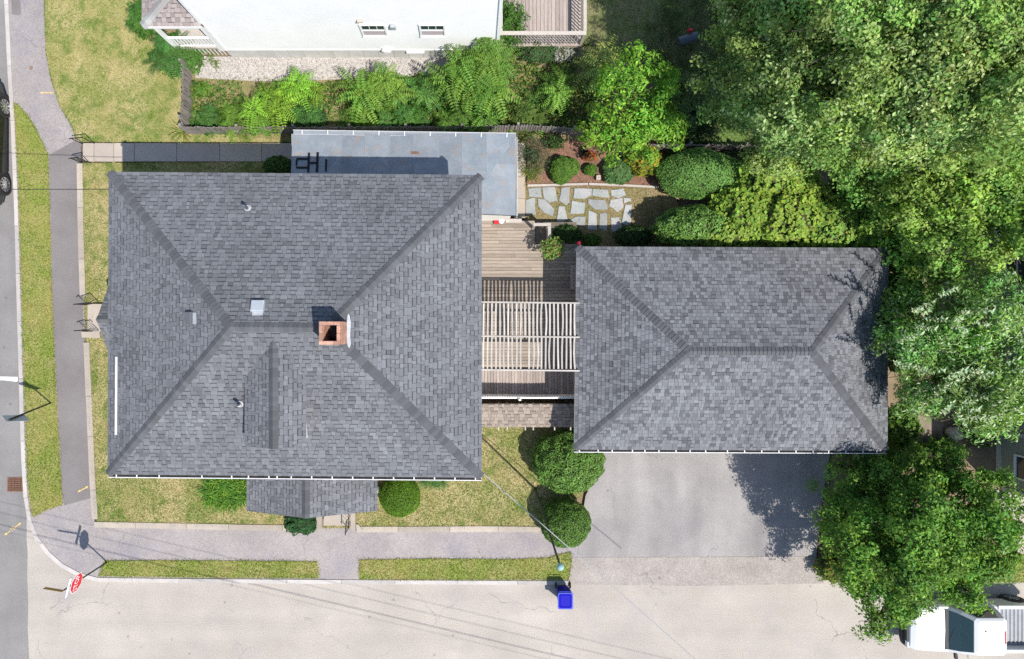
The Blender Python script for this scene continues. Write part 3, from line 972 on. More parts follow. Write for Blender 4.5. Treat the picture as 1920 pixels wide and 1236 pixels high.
pz_e, pz_r = 2.85, 3.85
pb = at(573, 972, pz_r)
porch_s = gable_porch(house, 'porch_roof', 'y', (pb.x, hy0, pz_r), pb, (at(708, 930, pz_e).x - at(465, 930, pz_e).x) / 2, pz_r - pz_e, None, 0.5)
wb = at(181, 599, 4.0)
porch_w = gable_porch(house, 'porch_roof', 'x', (hx0, wb.y, 4.0), wb, 1.75, 1.12, None, 0.5)
put('door', MB().box((pb.x, hy0 - 0.03, 1.55), (0.95, 0.06, 2.1)), 'darkwood', house)
put('door', MB().box((hx0 - 0.03, wb.y, 1.55), (0.06, 0.95, 2.1)), 'darkwood', house)
put('porch_floor', MB().box((pb.x, (hy0 + pb.y) / 2 + 0.08, 0.36), (4.2, hy0 - pb.y - 0.25, 0.4)), 'concrete', house)
put('porch_floor', MB().box(((hx0 + wb.x) / 2 + 0.05, wb.y, 0.36), (hx0 - wb.x - 0.2, 2.9, 0.4)), 'concrete', house)

lay_shingles(sl + [DL, DR] + porch_s + porch_w, roof, house, 300)

# chimney of single bricks
CT = 9.02
c0, c1 = at(598, 646.5, CT), at(638, 603, CT)
cx0, cy0, cx1, cy1 = c0.x, c0.y, c1.x, c1.y
wth = 0.105
core = MB()
core.box(((cx0 + cx1) / 2, cy0 + wth / 2, 8.15), (cx1 - cx0 - 0.02, wth - 0.02, 1.7))
core.box(((cx0 + cx1) / 2, cy1 - wth / 2, 8.15), (cx1 - cx0 - 0.02, wth - 0.02, 1.7))
core.box((cx0 + wth / 2, (cy0 + cy1) / 2, 8.149), (wth - 0.02, cy1 - cy0 - 2 * wth + 0.018, 1.698))
core.box((cx1 - wth / 2, (cy0 + cy1) / 2, 8.149), (wth - 0.02, cy1 - cy0 - 2 * wth + 0.018, 1.698))
chim = put('chimney', core, 'mortar', house)
put('flue', MB().box(((cx0 + cx1) / 2, (cy0 + cy1) / 2, 7.7), (cx1 - cx0 - 2 * wth - 0.004, cy1 - cy0 - 2 * wth - 0.004, 0.7)), 'soot', chim)
bh, mj = 0.058, 0.015
bmesh = {}


def brick(cx, cy, cz, lx, ly):
    key = (round(lx, 3), round(ly, 3))
    if key not in bmesh:
        bmesh[key] = MB().prism([(-lx / 2, -ly / 2), (lx / 2, -ly / 2), (lx / 2, ly / 2), (-lx / 2, ly / 2)], -bh / 2, bh / 2, bevel=0.005).mesh('brick')
    put('brick', bmesh[key], 'brick', chim, matrix=Matrix.Translation((cx, cy, cz)))


z = CT - bh / 2
row = 0
while z > 7.75:
    for flip, (lo, hi, fixed) in ((0, (cx0, cx1, cy0 + wth / 2)), (0, (cx0, cx1, cy1 - wth / 2)), (1, (cy0, cy1, cx0 + wth / 2)), (1, (cy0, cy1, cx1 - wth / 2))):
        # alternate which faces run through to the corner
        thru = (row % 2 == 0) != bool(flip)
        a, b = (lo, hi) if thru else (lo + wth + mj, hi - wth - mj)
        nb = max(2, round((b - a) / 0.215))
        lb_ = ((b - a) - mj * (nb - 1)) / nb
        for i in range(nb):
            s = a + lb_ / 2 + i * (lb_ + mj)
            if flip:
                brick(fixed, s, z, wth, lb_)
            else:
                brick(s, fixed, z, lb_, wth)
    z -= bh + mj
    row += 1
fl0, fl1 = at(655, 585, 7.95), at(655, 652, 7.95)


def east_z(x):
    return EZ + (RZ - EZ) * (NEc.x - x) / (NEc.x - R1.x)


fpts = []
for px, py in ((652, 596), (653, 588), (656, 592), (658, 604), (657, 630), (658, 645), (656, 653), (653, 650), (651, 640), (650, 618)):
    q = at(px, py, 7.9); fpts.append(Vector((q.x, q.y, east_z(q.x) + 0.055)))
put('flashing', MB().slab(fpts[::-1], 0.03), 'flash', chim)


def north_z(y):
    return EZ + (RZ - EZ) * (NEc.y - y) / (NEc.y - R1.y)


# roof vents and pipes
v = at(485, 574, 7.9)
vz = north_z(v.y)
tilt = Matrix.Rotation(-math.atan2(RZ - EZ, NEc.y - R1.y), 4, 'X')
vent = put('roof_vent', MB().prism([(-0.2, -0.22), (0.2, -0.22), (0.2, 0.14), (-0.2, 0.14)], 0.02, 0.17, bevel=0.03), 'galv', house, matrix=Matrix.Translation((v.x, v.y, vz)) @ tilt)
vent['label'] = 'pale metal box vent'
put('vent_apron', MB().box((0, -0.27, 0.028), (0.32, 0.10, 0.02)), 'galv', vent)
v = at(360, 597, 7.6)
kz = EZ + (RZ - EZ) * (v.x - NWc.x) / (R0.x - NWc.x)
tw = Matrix.Rotation(-math.atan2(RZ - EZ, R0.x - NWc.x), 4, 'Y')
vent = put('roof_vent', MB().prism([(-0.17, -0.2), (0.06, -0.2), (0.06, 0.2), (-0.17, 0.2)], 0.02, 0.15, bevel=0.02), 'darkmetal', house, matrix=Matrix.Translation((v.x, v.y, kz)) @ tw)
vent['label'] = 'dark grey box vent'
put('vent_apron', MB().box((0.11, 0, 0.03), (0.14, 0.36, 0.025)), 'galv', vent)
for (px, py), zf, col in (((465, 391), north_z, 'flash'), ((450, 757), south_z, 'flash')):
    b = at(px, py, 7.0)
    zz = zf(b.y)
    for _ in range(3):
        b = at(px, py, zz); zz = zf(b.y)
    pipe = put('vent_pipe', MB().tube([b - Vector((0, 0, 0.2)), b + Vector((0, 0, 0.42))], 0.055, 12, cap=False).tube([b + Vector((0, 0, 0.405)), b + Vector((0, 0, 0.41))], 0.054, 12), 'darkmetal', house)
    nrm = (N_.n if zf is north_z else S_.n)
    rot = nrm.to_track_quat('Z', 'Y').to_matrix().to_4x4()
    put('pipe_flashing', MB().lathe((0, 0, 0), [(0.12, 0.026), (0.12, 0.034), (0.08, 0.045), (0.066, 0.12), (0.05, 0.12)], 16), 'flash', pipe, matrix=Matrix.Translation((b.x, b.y, zz)) @ rot)
# loose white trim length lying on the west slope
wa, wb2 = at(219, 669, 6.35), at(218, 815, 6.35)
zz = EZ + (RZ - EZ) * (wa.x - NWc.x) / (R0.x - NWc.x) + 0.05
o = put('white_trim_board', MB().box((wa.x, (wa.y + wb2.y) / 2, zz), (0.065, wa.y - wb2.y, 0.03), math.atan2(wa.x - wb2.x, wa.y - wb2.y) * -1), 'gutter')
tag(o, 'long white trim board lying on the west slope of the main roof', 'board')

# low blue-grey membrane roof wrapping the north-east corner
bz0, bz1 = 2.95, 3.42
bA, bB, bC = at(550, 252, bz0), at(967, 258, bz0), at(968, 404, bz0)
side = put('side_porch_roof', MB().slab([(bA.x, bA.y, bz0 - 0.02), (bA.x, hy1, bz1 - 0.02), (hx1, hy1, bz1 - 0.02), (bB.x, bB.y, bz0 - 0.02)], 0.16)
           .slab([(bB.x, bB.y, bz0 - 0.02), (hx1, hy1, bz1 - 0.02), (hx1, bC.y, bz1 - 0.02), (bC.x, bC.y, bz0 - 0.02)], 0.16), 'roofdeck', house)


def bz_n(y): return bz0 + (bz1 - bz0) * (bA.y - y) / (bA.y - hy1)


def bz_e(x): return bz0 + (bz1 - bz0) * (bB.x - x) / (bB.x - hx1)


nx = bA.x
i = 0
while nx < bB.x - 0.02:
    x2 = min(nx + 0.92, bB.x)
    h = 0.006 + 0.005 * (i % 2)
    ov = 0.03 if x2 < bB.x else 0.0
    pts = []
    for x in (nx, x2 + ov):
        # the panel ends on the wall or on the hip line
        if x <= hx1: yy = hy1
        else: yy = hy1 + (bB.y - hy1) * (x - hx1) / (bB.x - hx1)
        pts.append((x, yy))
    poly = [(nx, bA.y), (nx, pts[0][1])] + ([(hx1, hy1)] if nx < hx1 < x2 + ov else []) + [(x2 + ov, pts[1][1]), (x2 + ov, bA.y)]
    put('roof_panel', MB().slab([Vector((x, y, bz_n(y) + h)) for x, y in poly], 0.02), 'blueroof', side)
    put('roof_seam', MB().slab([Vector((x, y, bz_n(y) + 0.016)) for x, y in ((nx - 0.02, bA.y), (nx - 0.02, pts[0][1]), (nx + 0.02, pts[0][1]), (nx + 0.02, bA.y))], 0.02), 'seam', side)
    nx = x2; i += 1
ny = bC.y
while ny < bB.y - 0.02:
    y2 = min(ny + 0.95, bB.y)
    h = 0.006 + 0.005 * (i % 2)
    ov = 0.03 if y2 < bB.y else 0.0
    q = []
    for y in (ny, y2 + ov):
        x = hx1 if y <= hy1 else hx1 + (bB.x - hx1) * (y - hy1) / (bB.y - hy1)
        q.append(x)
    poly = [(bB.x, ny), (bB.x, y2 + ov), (q[1], y2 + ov)] + ([(hx1, hy1)] if ny < hy1 < y2 + ov else []) + [(q[0], ny)]
    put('roof_panel', MB().slab([Vector((x, y, bz_e(x) + h)) for x, y in poly], 0.02), 'blueroof', side)
    ny = y2; i += 1
# gutter along the north and west edges of the low roof
for a, b in (((bA.x, bA.y), (bB.x, bB.y)), ((bA.x, hy1 + 1.0), (bA.x, bA.y)), ((bB.x, bB.y), (bC.x, bC.y))):
    a, b = Vector((*a, bz0 + 0.015)), Vector((*b, bz0 + 0.015))
    d = (b - a).normalized()
    out = Vector((-d.y, d.x, 0))
    cen = Vector(((bA.x + bB.x) / 2, bA.y - 1, bz0))
    if out.dot((a + b) / 2 - cen) < 0: out = -out
    L = (b - a).length
    w_ = 0.17 if abs(d.x) > 0.5 else 0.055
    rg = [[a + d * t + out * x + Vector((0, 0, zq)) for x, zq in ((0, 0), (0.012, 0), (0.014, -0.06), (w_ - 0.02, -0.06), (w_ - 0.015, 0.012), (w_, 0.012), (w_, -0.09), (0, -0.09))] for t in (-0.01, L + 0.01)]
    gg = put('roof_gutter', MB().loft(rg), 'gutter', side)
    if w_ > 0.08:
        put('gutter_shade', MB().loft([[a + d * t + out * x + Vector((0, 0, zq)) for x, zq in ((0.016, -0.058), (w_ - 0.022, -0.058), (w_ - 0.018, -0.02), (0.016, -0.025))] for t in (0.0, L)]), 'seam', side)  # grey strip added to paint the trough's inside as shaded
        for k in range(9):
            p = a + d * (L * (0.04 + k * 0.115))
            put('gutter_hanger', MB().loft([[p + d * s + out * x + Vector((0, 0, zq)) for x, zq in ((0, 0.004), (w_ - 0.001, 0.014), (w_ - 0.001, 0.022), (0, 0.014))] for s in (-0.02, 0.02)]), 'gutter', side)
# black tar strips over the leaking seams
for (x0, y0, x1, y1) in ((557, 297, 578, 301), (557, 314, 578, 318), (578, 287, 582, 325), (594, 286, 598.5, 325), (582, 305, 595, 309), (611, 300, 614.5, 323), (556, 301, 559, 312)):
    q = at2([(x0, y0), (x1, y0), (x1, y1), (x0, y1)], 3.05)
    put('tar_patch', MB().slab([Vector((x, y, bz_n(y) + 0.028)) for x, y in q][::-1], 0.02), 'tar', side)
q = at2([(770, 284), (786, 285), (785, 290), (771, 289)], 3.05)
put('rust_patch', MB().slab([Vector((x, y, bz_n(y) + 0.026)) for x, y in q][::-1], 0.018), 'rust', side)
walls_box(house, 'side_porch_wall', bA.x + 0.2, hy1 + 0.02, hx1 - 0.002, bA.y - 0.15, 0.3, bz0 - 0.16, 'greige')
walls_box(house, 'side_porch_wall', hx1 + 0.022, bC.y + 0.15, bB.x - 0.15, bB.y - 0.15, 0.3, bz0 - 0.16, 'greige')

# ------------------------------------------------------------------ the garage
GE, GR = 3.1, 4.62
gar = thing('garage', 'low detached garage with hipped grey shingle roof beside the driveway', 'garage', at(1370, 650, 0.15))
gnw, gne, gse, gsw = at(1083, 463.5, GE), at(1665, 466.0, GE), at(1663, 844.5, GE), at(1078, 842.0, GE)
gr0, gr1 = at(1292, 658.4, GR), at(1524, 659.4, GR)
groof, gsl = hip_roof(gar, 'roof', (gnw, gne, gse, gsw), gr0, gr1, TONE_GARAGE, 0.22)
lay_shingles(gsl, groof, gar, 300)
gx0, gx1, gy0, gy1 = gnw.x + 0.4, gne.x - 0.4, gse.y + 0.45, gne.y - 0.4
walls_box(gar, 'walls', gx0, gy0, gx1, gy1, 0.1, GE - 0.2, 'greige')
gutter_run(gar, gsw, gse, [0.015, 0.075, 0.12, 0.185, 0.225, 0.27, 0.325, 0.37, 0.42, 0.49, 0.545, 0.6, 0.655, 0.71, 0.765, 0.815, 0.87, 0.925, 0.97])
for k in range(2):
    gd = put('garage_door', MB().box((gx0 + 2.8 + k * 3.2, gy0 - 0.03, 1.2), (2.6, 0.06, 2.2)), 'trim', gar)
    for r in range(4):
        put('door_panel', MB().box((gx0 + 2.8 + k * 3.2, gy0 - 0.066, 0.4 + r * 0.54), (2.4, 0.012, 0.44)), 'greige', gd)
window_part(gar, (gx1 + 0.012, (gy0 + gy1) / 2, 1.7), 0.9, 1.0, (1, 0))

# ------------------------------------------------------------------ deck, landing, pergola, pent roof between house and garage
DK = 0.75
dx_a, dx_b = hx1 + 0.03, gx0 - 0.03
dy_n, dy_s = at(0, 414, DK).y, at(0, 692, DK).y
deck = thing('timber_deck', 'weathered tan timber deck between the main house and the garage', 'deck', ((dx_a + dx_b) / 2, (dy_n + dy_s) / 2, 0.2))
put('deck_frame', MB().box(((dx_a + dx_b) / 2, (dy_n + dy_s) / 2, 0.45), (dx_b - dx_a - 0.1, dy_n - dy_s - 0.1, 0.5)), 'darkwood', deck)
bw = 0.138
y = dy_n
k = 0
cut_x = at(1003, 430, DK).x
while y > dy_s + bw * 0.4:
    xe = dx_b if y < at(0, 452, DK).y else cut_x + random.uniform(-0.01, 0.01)
    j = dx_a + (xe - dx_a) * random.uniform(0.25, 0.75)
    for a, b in ((dx_a, j - 0.002), (j + 0.002, xe)):
        put('deck_board', MB().prism([(a, y - bw + 0.012), (b, y - bw + 0.012), (b, y), (a, y)], DK - 0.03, DK + random.uniform(-0.002, 0.003), bevel=0.004), 'deck', deck)
    y -= bw
    k += 1
# landing with boards laid the other way
LZ = 1.0
land = thing('raised_landing', 'narrow landing of grey boards laid crosswise in front of the white picket rail', 'deck', at(990, 715, 0.4))
ly_n, ly_s = at(0, 694, LZ).y, at(0, 741, LZ).y
put('landing_frame', MB().box(((dx_a + dx_b) / 2, (ly_n + ly_s) / 2, 0.6), (dx_b - dx_a - 0.04, ly_n - ly_s - 0.04, 0.7)), 'darkwood', land)
x = dx_a
while x < dx_b - 0.05:
    put('landing_board', MB().prism([(x, ly_s), (x + 0.112, ly_s), (x + 0.112, ly_n), (x, ly_n)], LZ - 0.03, LZ + random.uniform(-0.003, 0.003), bevel=0.004), 'deckns', land)
    x += 0.124
wf = thing('white_picket_rail', 'white pointed picket rail along the front of the raised landing', 'fence', at(990, 742, 1.0))
fy = ly_s + 0.03
pk = MB()
pk.add([(-0.045, -0.011, 0.04), (0.045, -0.011, 0.04), (0.045, -0.011, 1.02), (0, -0.011, 1.10), (-0.045, -0.011, 1.02),
        (-0.045, 0.011, 0.04), (0.045, 0.011, 0.04), (0.045, 0.011, 1.02), (0, 0.011, 1.10), (-0.045, 0.011, 1.02)],
       [(0, 1, 2, 3, 4), (9, 8, 7, 6, 5), (0, 5, 6, 1), (1, 6, 7, 2), (2, 7, 8, 3), (3, 8, 9, 4), (4, 9, 5, 0)])
pkm = pk.mesh('picket')
x = dx_a + 0.05
while x < dx_b:
    put('picket', pkm, 'whitepicket', wf, matrix=Matrix.Translation((x, fy + 0.012 * math.sin(x * 1.9), LZ + random.uniform(-0.008, 0.008))))
    x += 0.098
for zz in (1.25, 1.92):
    put('fence_rail', MB().box(((dx_a + dx_b) / 2, fy - 0.05, zz), (dx_b - dx_a, 0.05, 0.09)), 'whitepicket', wf)
for x in (dx_a + 0.06, (dx_a + dx_b) / 2 - 0.25, dx_b - 0.06):
    put('fence_post', MB().box((x, fy - 0.11, 1.25), (0.09, 0.07, 1.75)), 'whitepicket', wf)

# beige pent roof in front of the rail
pr = thing('pent_roof', 'narrow beige shingled pent roof between the house and garage', 'roof', at(990, 778, 0.3))
pn, ps = at(0, 757, 1.62).y, at(0, 800, 1.36).y
put('roof_board', MB().slab([(dx_a, ps, 1.35), (dx_b + 0.02, ps, 1.35), (dx_b + 0.02, pn, 1.61), (dx_a, pn, 1.61)], 0.05), 'darkwood', pr)
psl = Slope((dx_a, ps, 1.36), (dx_b + 0.02, ps, 1.36), (dx_a, pn, 1.62), (dx_b + 0.02, pn, 1.62), TONE_TAN, 0.75)
lay_shingles([psl], pr, pr, 300)
for px in (935, 951, 985, 1000, 1040, 1070):
    x = at(px, 800, 1.3).x
    put('rafter', MB().box((x, (pn + ps) / 2 - 0.08, 1.26), (0.05, pn - ps + 0.16, 0.07)), 'rail', pr)
for x in (dx_a + 0.1, (dx_a + dx_b) / 2, dx_b - 0.15):
    put('bracket_post', MB().box((x, ps + 0.25, 0.76), (0.09, 0.09, 1.1)), 'rail', pr)
put('front_panel', MB().box(((dx_a + dx_b) / 2, ps + 0.32, 0.75), (dx_b - dx_a, 0.03, 1.0)), 'whitepicket', pr)

# pergola
PZ = 3.3
perg = thing('pergola', 'pale slatted pergola bridging the deck between house and garage roofs', 'pergola', at(990, 630, DK))
px_l = at(903, 600, PZ).x - 0.25
px_r = at(1087, 600, PZ).x
ys = [at(0, 567.5, PZ).y, at(0, 631, PZ).y, at(0, 693.5, PZ).y]
for q, yy in enumerate(ys):
    put('beam', MB().box(((px_l + px_r) / 2, yy - 0.01 * q, PZ - 0.07 - 0.02), ((px_r - px_l), 0.055, 0.18), math.radians(-0.6)), 'slat', perg)
for bay in range(2):
    y1, y0 = ys[bay] - 0.03, ys[bay + 1] + 0.03
    x = at(906.5, 600, PZ).x
    i = 0
    while x < px_r - 0.18:
        skip = (bay == 1 and i == 10) or (bay == 0 and i == 9 and False)
        if not skip:
            bow = random.uniform(-0.035, 0.035) if random.random() < 0.35 else random.uniform(-0.008, 0.008)
            tw_ = random.uniform(-0.02, 0.02)
            rings = []
            for t in (0, 0.25, 0.5, 0.75, 1.0):
                yy = y1 + (y0 - y1) * t
                xx = x + bow * math.sin(math.pi * t) + tw_ * (t - 0.5)
                hw = 0.030
                zt = PZ - 0.03
                rings.append([(xx - hw, yy, zt - 0.09), (xx + hw, yy, zt - 0.09), (xx + hw, yy, zt), (xx - hw, yy, zt)])
            put('slat', MB().loft(rings), 'slat', perg)
        x += 0.1565
        i += 1
for x in (dx_a + 0.08, dx_b - 0.08):
    for yy in (ys[0], ys[2]):
        put('post', MB().box((x, yy, (DK + PZ - 0.18) / 2), (0.1, 0.1, PZ - 0.18 - DK)), 'slat', perg)

# bench by the garage wall
be = thing('bench', 'dark timber bench against the garage wall on the shaded deck', 'bench', at(1076, 520, DK))
b0 = at(1078, 520, DK + 0.45)
for i in range(3):
    put('seat_board', MB().box((b0.x - 0.13 + i * 0.13, b0.y, DK + 0.45), (0.12, 1.0, 0.035)), 'deckns', be)
for sy in (-0.42, 0.42):
    put('leg', MB().box((b0.x, b0.y + sy, DK + 0.217), (0.32, 0.06, 0.43)), 'darkwood', be)

# corner rail over the deck stairs
rl = thing('stair_rail', 'pale wooden corner handrail at the top of the deck stairs', 'railing', at(1020, 435, DK))
ra, rb_, rc = at(1000, 421, 1.7), at(1030, 421, 1.7), at(1030, 450, 1.7)
put('handrail', MB().prism([(ra.x, ra.y - 0.06), (rb_.x + 0.07, ra.y - 0.06), (rb_.x + 0.07, ra.y + 0.06), (ra.x, ra.y + 0.06)], 1.66, 1.70, bevel=0.008), 'rail', rl)
put('handrail', MB().prism([(rb_.x - 0.055, rc.y), (rb_.x + 0.068, rc.y), (rb_.x + 0.068, ra.y - 0.063), (rb_.x - 0.055, ra.y - 0.063)], 1.66, 1.698, bevel=0.008), 'rail', rl)
for q in (ra + Vector((0.06, 0, 0)), rb_, rc + Vector((0, 0.06, 0))):
    put('newel_post', MB().box((q.x, q.y, (0.3 + 1.66) / 2), (0.09, 0.09, 1.36)), 'rail', rl)
for t in (0.3, 0.5, 0.7):
    q = rb_.lerp(rc, t)
    put('baluster', MB().box((q.x, q.y, 1.2), (0.035, 0.035, 0.92)), 'rail', rl)
put('lower_rail', MB().box((rb_.x, (rb_.y + rc.y) / 2, 0.85), (0.04, rb_.y - rc.y - 0.1, 0.06)), 'rail', rl)

stairs = thing('deck_stairs', 'short timber stairs stepping down from the deck to the flagstones', 'stairs', at(1012, 440, 0.2))
s0 = at(1004, 433, 0.5)
for i in range(3):
    put('tread', MB().box((cut_x + 0.14 + i * 0.20, s0.y, 0.62 - i * 0.16), (0.20, 0.72, 0.05)), 'deck', stairs)
for sy in (-0.39, 0.39):
    put('stringer', MB().slab([(cut_x + 0.01, s0.y + sy - 0.02, 0.66), (cut_x + 0.7, s0.y + sy - 0.02, 0.3), (cut_x + 0.7, s0.y + sy + 0.02, 0.3), (cut_x + 0.01, s0.y + sy + 0.02, 0.66)], 0.25), 'darkwood', stairs)

# concrete walk beside the low roof
cw = struct('side_walk', MB().prism(at2([(966, 262), (986, 262), (986, 410), (966, 410)], 0.28), 0.0, 0.27), 'soil')
for a, b in ((262, 292), (292.6, 330), (330.6, 372), (372.6, 410)):
    put('slab', MB().prism(at2([(964, a), (984, a), (985, b), (964, b)], 0.3), 0.1, 0.30, bevel=0.01), 'concrete', cw)
be_o = struct('bed_edging', MB().prism(at2([(990, 351), (992, 351), (992, 352), (990, 352)], 0.26), 0.0, 0.2), 'rail')
for line in ([(989, 348), (1050, 346.5), (1103, 345)], [(1104, 345), (1160, 347), (1236, 351)]):
    p = at2(line, 0.32)
    for a, b in zip(p[:-1], p[1:]):
        a, b = Vector(a), Vector(b)
        m = (a + b) / 2; d = b - a
        put('timber', MB().box((m.x, m.y, 0.24), (d.length - 0.01, 0.09, 0.17), math.atan2(d.y, d.x)), 'rail', be_o)

# small things on and round the deck
ln = thing('lantern', 'red and white lantern at the deck edge under the low roof', 'lantern', at(935, 412, DK))
q = at(936, 414.5, DK + 0.2)
put('base', MB().box((q.x - 0.1, q.y, DK + 0.09), (0.2, 0.2, 0.18)), 'red', ln)
put('globe', MB().lathe((q.x + 0.09, q.y + 0.02, DK), [(0.03, 0.0), (0.11, 0.02), (0.13, 0.14), (0.10, 0.24), (0.03, 0.28)], 14), 'white', ln, smooth=True)
tr = thing('edge_board', 'pale board capping the deck edge beside the lantern', 'board', at(955, 411, DK))
q0, q1 = at(948, 413, DK + 0.09), at(978, 415, DK + 0.09)
put('board', MB().box(((q0.x + q1.x) / 2, (q0.y + q1.y) / 2, DK + 0.05), (q1.x - q0.x, 0.16, 0.09)), 'rail', tr)

# ------------------------------------------------------------------ weathered picket fences
pm = MB()
pm.add([(-0.043, -0.009, 0.05), (0.043, -0.009, 0.05), (0.043, -0.009, 1.03), (0.02, -0.009, 1.08), (-0.02, -0.009, 1.08), (-0.043, -0.009, 1.03),
        (-0.043, 0.009, 0.05), (0.043, 0.009, 0.05), (0.043, 0.009, 1.03), (0.02, 0.009, 1.08), (-0.02, 0.009, 1.08), (-0.043, 0.009, 1.03)],
       [(0, 1, 2, 3, 4, 5), (11, 10, 9, 8, 7, 6), (0, 6, 7, 1), (1, 7, 8, 2), (2, 8, 9, 3), (3, 9, 10, 4), (4, 10, 11, 5), (5, 11, 6, 0)])
picket_me = pm.mesh('picket')


def picket_fence(label, pts, z=0.2, rail_side=1, skip=0.0):
    poly = at2(pts, z)
    t = thing('picket_fence', label, 'fence', (*poly[0], z))
    for p, d in along(poly, 0.108):
        if random.random() < skip:
            continue
        lean = Matrix.Rotation(random.uniform(-0.03, 0.03), 4, 'X') @ Matrix.Rotation(random.uniform(-0.02, 0.02), 4, 'Y')
        put('picket', picket_me, 'picket', t, matrix=Matrix.Translation((p.x, p.y, z + random.uniform(-0.03, 0.02))) @ Matrix.Rotation(math.atan2(d.y, d.x), 4, 'Z') @ lean)
    for a, b in zip(poly[:-1], poly[1:]):
        a, b = Vector(a), Vector(b)
        d = b - a
        nrm = Vector((-d.y, d.x)).normalized() * 0.035 * rail_side
        m = (a + b) / 2 + nrm
        for zz in (0.3, 0.82):
            put('fence_rail', MB().box((m.x, m.y, z + zz), (d.length, 0.045, 0.08), math.atan2(d.y, d.x)), 'picket', t)
    for p, d in along(poly, 2.3):
        nrm = Vector((-d.y, d.x)) * 0.09 * rail_side
        put('fence_post', MB().box((p.x + nrm.x, p.y + nrm.y, z + 0.5), (0.09, 0.09, 1.08), math.atan2(d.y, d.x)), 'picket', t)
    return t


picket_fence('weathered grey picket fence running along the weed bed behind the house', [(356, 252), (560, 252.5), (720, 252), (860, 251), (930, 250), (985, 249), (1030, 251), (1090, 256), (1160, 262)])
picket_fence('short weathered picket fence on the lawn side of the weed bed', [(360, 130), (361, 190), (358, 250)], rail_side=-1)
picket_fence('shaded picket fence behind the oval clipped bush', [(1180, 283), (1300, 284), (1420, 286)], z=0.15, rail_side=1)

# ------------------------------------------------------------------ iron handrails and steps


def iron_rail(label, base0, base1, z0, z1, h0, h1, balusters, extra=False):
    a, b = at(*base0, z0), at(*base1, z1)
    t = thing('iron_handrail', label, 'handrail', a)
    top_a, top_b = a + Vector((0, 0, h0)), b + Vector((0, 0, h1))
    for p, q in ((a, top_a), (b, top_b)):
        put('post', MB().tube([p - Vector((0, 0, 0.05)), q], 0.019, 6), 'iron', t)
    d = (top_b - top_a).normalized()
    put('top_rail', MB().tube([top_a - d * 0.12 - Vector((0, 0, 0.05)), top_a - d * 0.03, top_b + d * 0.02], 0.023, 6), 'iron', t)
    lo = [a + Vector((0, 0, 0.14)), b + Vector((0, 0, 0.14))]
    put('bottom_rail', MB().tube(lo, 0.014, 6), 'iron', t)
    for i in range(1, balusters + 1):
        k = i / (balusters + 1)
        put('baluster', MB().tube([lo[0].lerp(lo[1], k), top_a.lerp(top_b, k)], 0.010, 5), 'iron', t)
    return t


iron_rail('black iron handrail on the far side of the concrete walk entrance', (155, 270), (177, 269), 0.12, 0.25, 0.85, 0.9, 0)
iron_rail('black iron handrail on the near side of the concrete walk entrance', (154, 306), (168, 305), 0.12, 0.25, 0.85, 0.9, 3)
iron_rail('black iron handrail on the far side of the west porch steps', (164, 572), (182, 569), 0.12, 0.5, 0.9, 0.75, 5)
iron_rail('black iron handrail on the near side of the west porch steps', (165, 620), (183, 619), 0.12, 0.5, 0.9, 0.75, 5)
iron_rail('black iron handrail beside the south porch steps', (655, 988), (656, 968), 0.12, 0.5, 0.9, 0.8, 3)

st = thing('west_steps', 'pale concrete steps with side blocks below the west porch', 'steps', at(170, 600, 0.1))
w0, w1 = at(0, 570, 0.3).y, at(0, 622, 0.3).y
sx0 = at(163, 600, 0.3).x
put('step', MB().prism([(sx0, w1), (wb.x + 0.25, w1), (wb.x + 0.25, w0), (sx0, w0)], -0.1, 0.27, bevel=0.012), 'concrete', st)
put('step', MB().prism([(sx0 + 0.3, w1 + 0.003), (wb.x + 0.2, w1 + 0.003), (wb.x + 0.2, w0 - 0.003), (sx0 + 0.3, w0 - 0.003)], 0.2, 0.42, bevel=0.012), 'concrete', st)
put('side_block', MB().prism(at2([(153, 622), (187, 622), (188, 634), (154, 633)], 0.3), -0.1, 0.34, bevel=0.015), 'concrete', st)
ss = thing('south_steps', 'pale concrete steps leading up to the south porch', 'steps', at(630, 982, 0.1))
put('step', MB().prism(at2([(606, 986), (657, 986), (657, 950), (606, 950)], 0.3), 0.0, 0.28, bevel=0.012), 'concrete', ss)
put('step', MB().prism(at2([(607, 977), (656.5, 977), (656.5, 950), (607, 950)], 0.44), 0.1, 0.43, bevel=0.012), 'concrete', ss)
put('side_block', MB().prism(at2([(594, 994), (604, 990), (606, 950), (594, 950)], 0.3), -0.05, 0.42, bevel=0.012), 'edging', ss)
put('side_block', MB().prism(at2([(658, 990), (667, 993), (667, 950), (658, 950)], 0.3), -0.05, 0.42, bevel=0.012), 'edging', ss)
put('kerb_return', MB().prism(at2([(667.5, 992), (680, 993), (672, 984), (667.5, 983)], 0.3), -0.05, 0.3, bevel=0.012), 'edging', ss)

# ------------------------------------------------------------------ white neighbour house at the top
nh = thing('white_house', 'white clapboard house with a block foundation at the top edge', 'house', at(680, 60, 0.2))
nY = at(0, 108, 0.2).y
nX0, nX1 = at(436, 108, 0.2).x, at(931, 108, 0.2).x
NTOP = 6.3
walls_box(nh, 'walls', nX0, nY, nX1, nY + 9.0, 1.05, NTOP, 'siding', lap=0.12)
fb = put('foundation', MB().box(((nX0 + nX1) / 2, nY + 4.53, 0.5), (nX1 - nX0 - 0.04, 9.0, 1.05)), 'mortar', nh)
x = nX0 + 0.02
rowx = 0
while x < nX1 - 0.1:
    x2 = min(x + 0.62, nX1 - 0.02)
    put('foundation_block', MB().box(((x + x2) / 2, nY + 0.015, 0.62), (x2 - x - 0.012, 0.05, 0.84)), 'foundation', fb)
    x = x2
put('sill_board', MB().box(((nX0 + nX1) / 2, nY - 0.005, 1.06), (nX1 - nX0, 0.07, 0.03)), 'trim', nh)
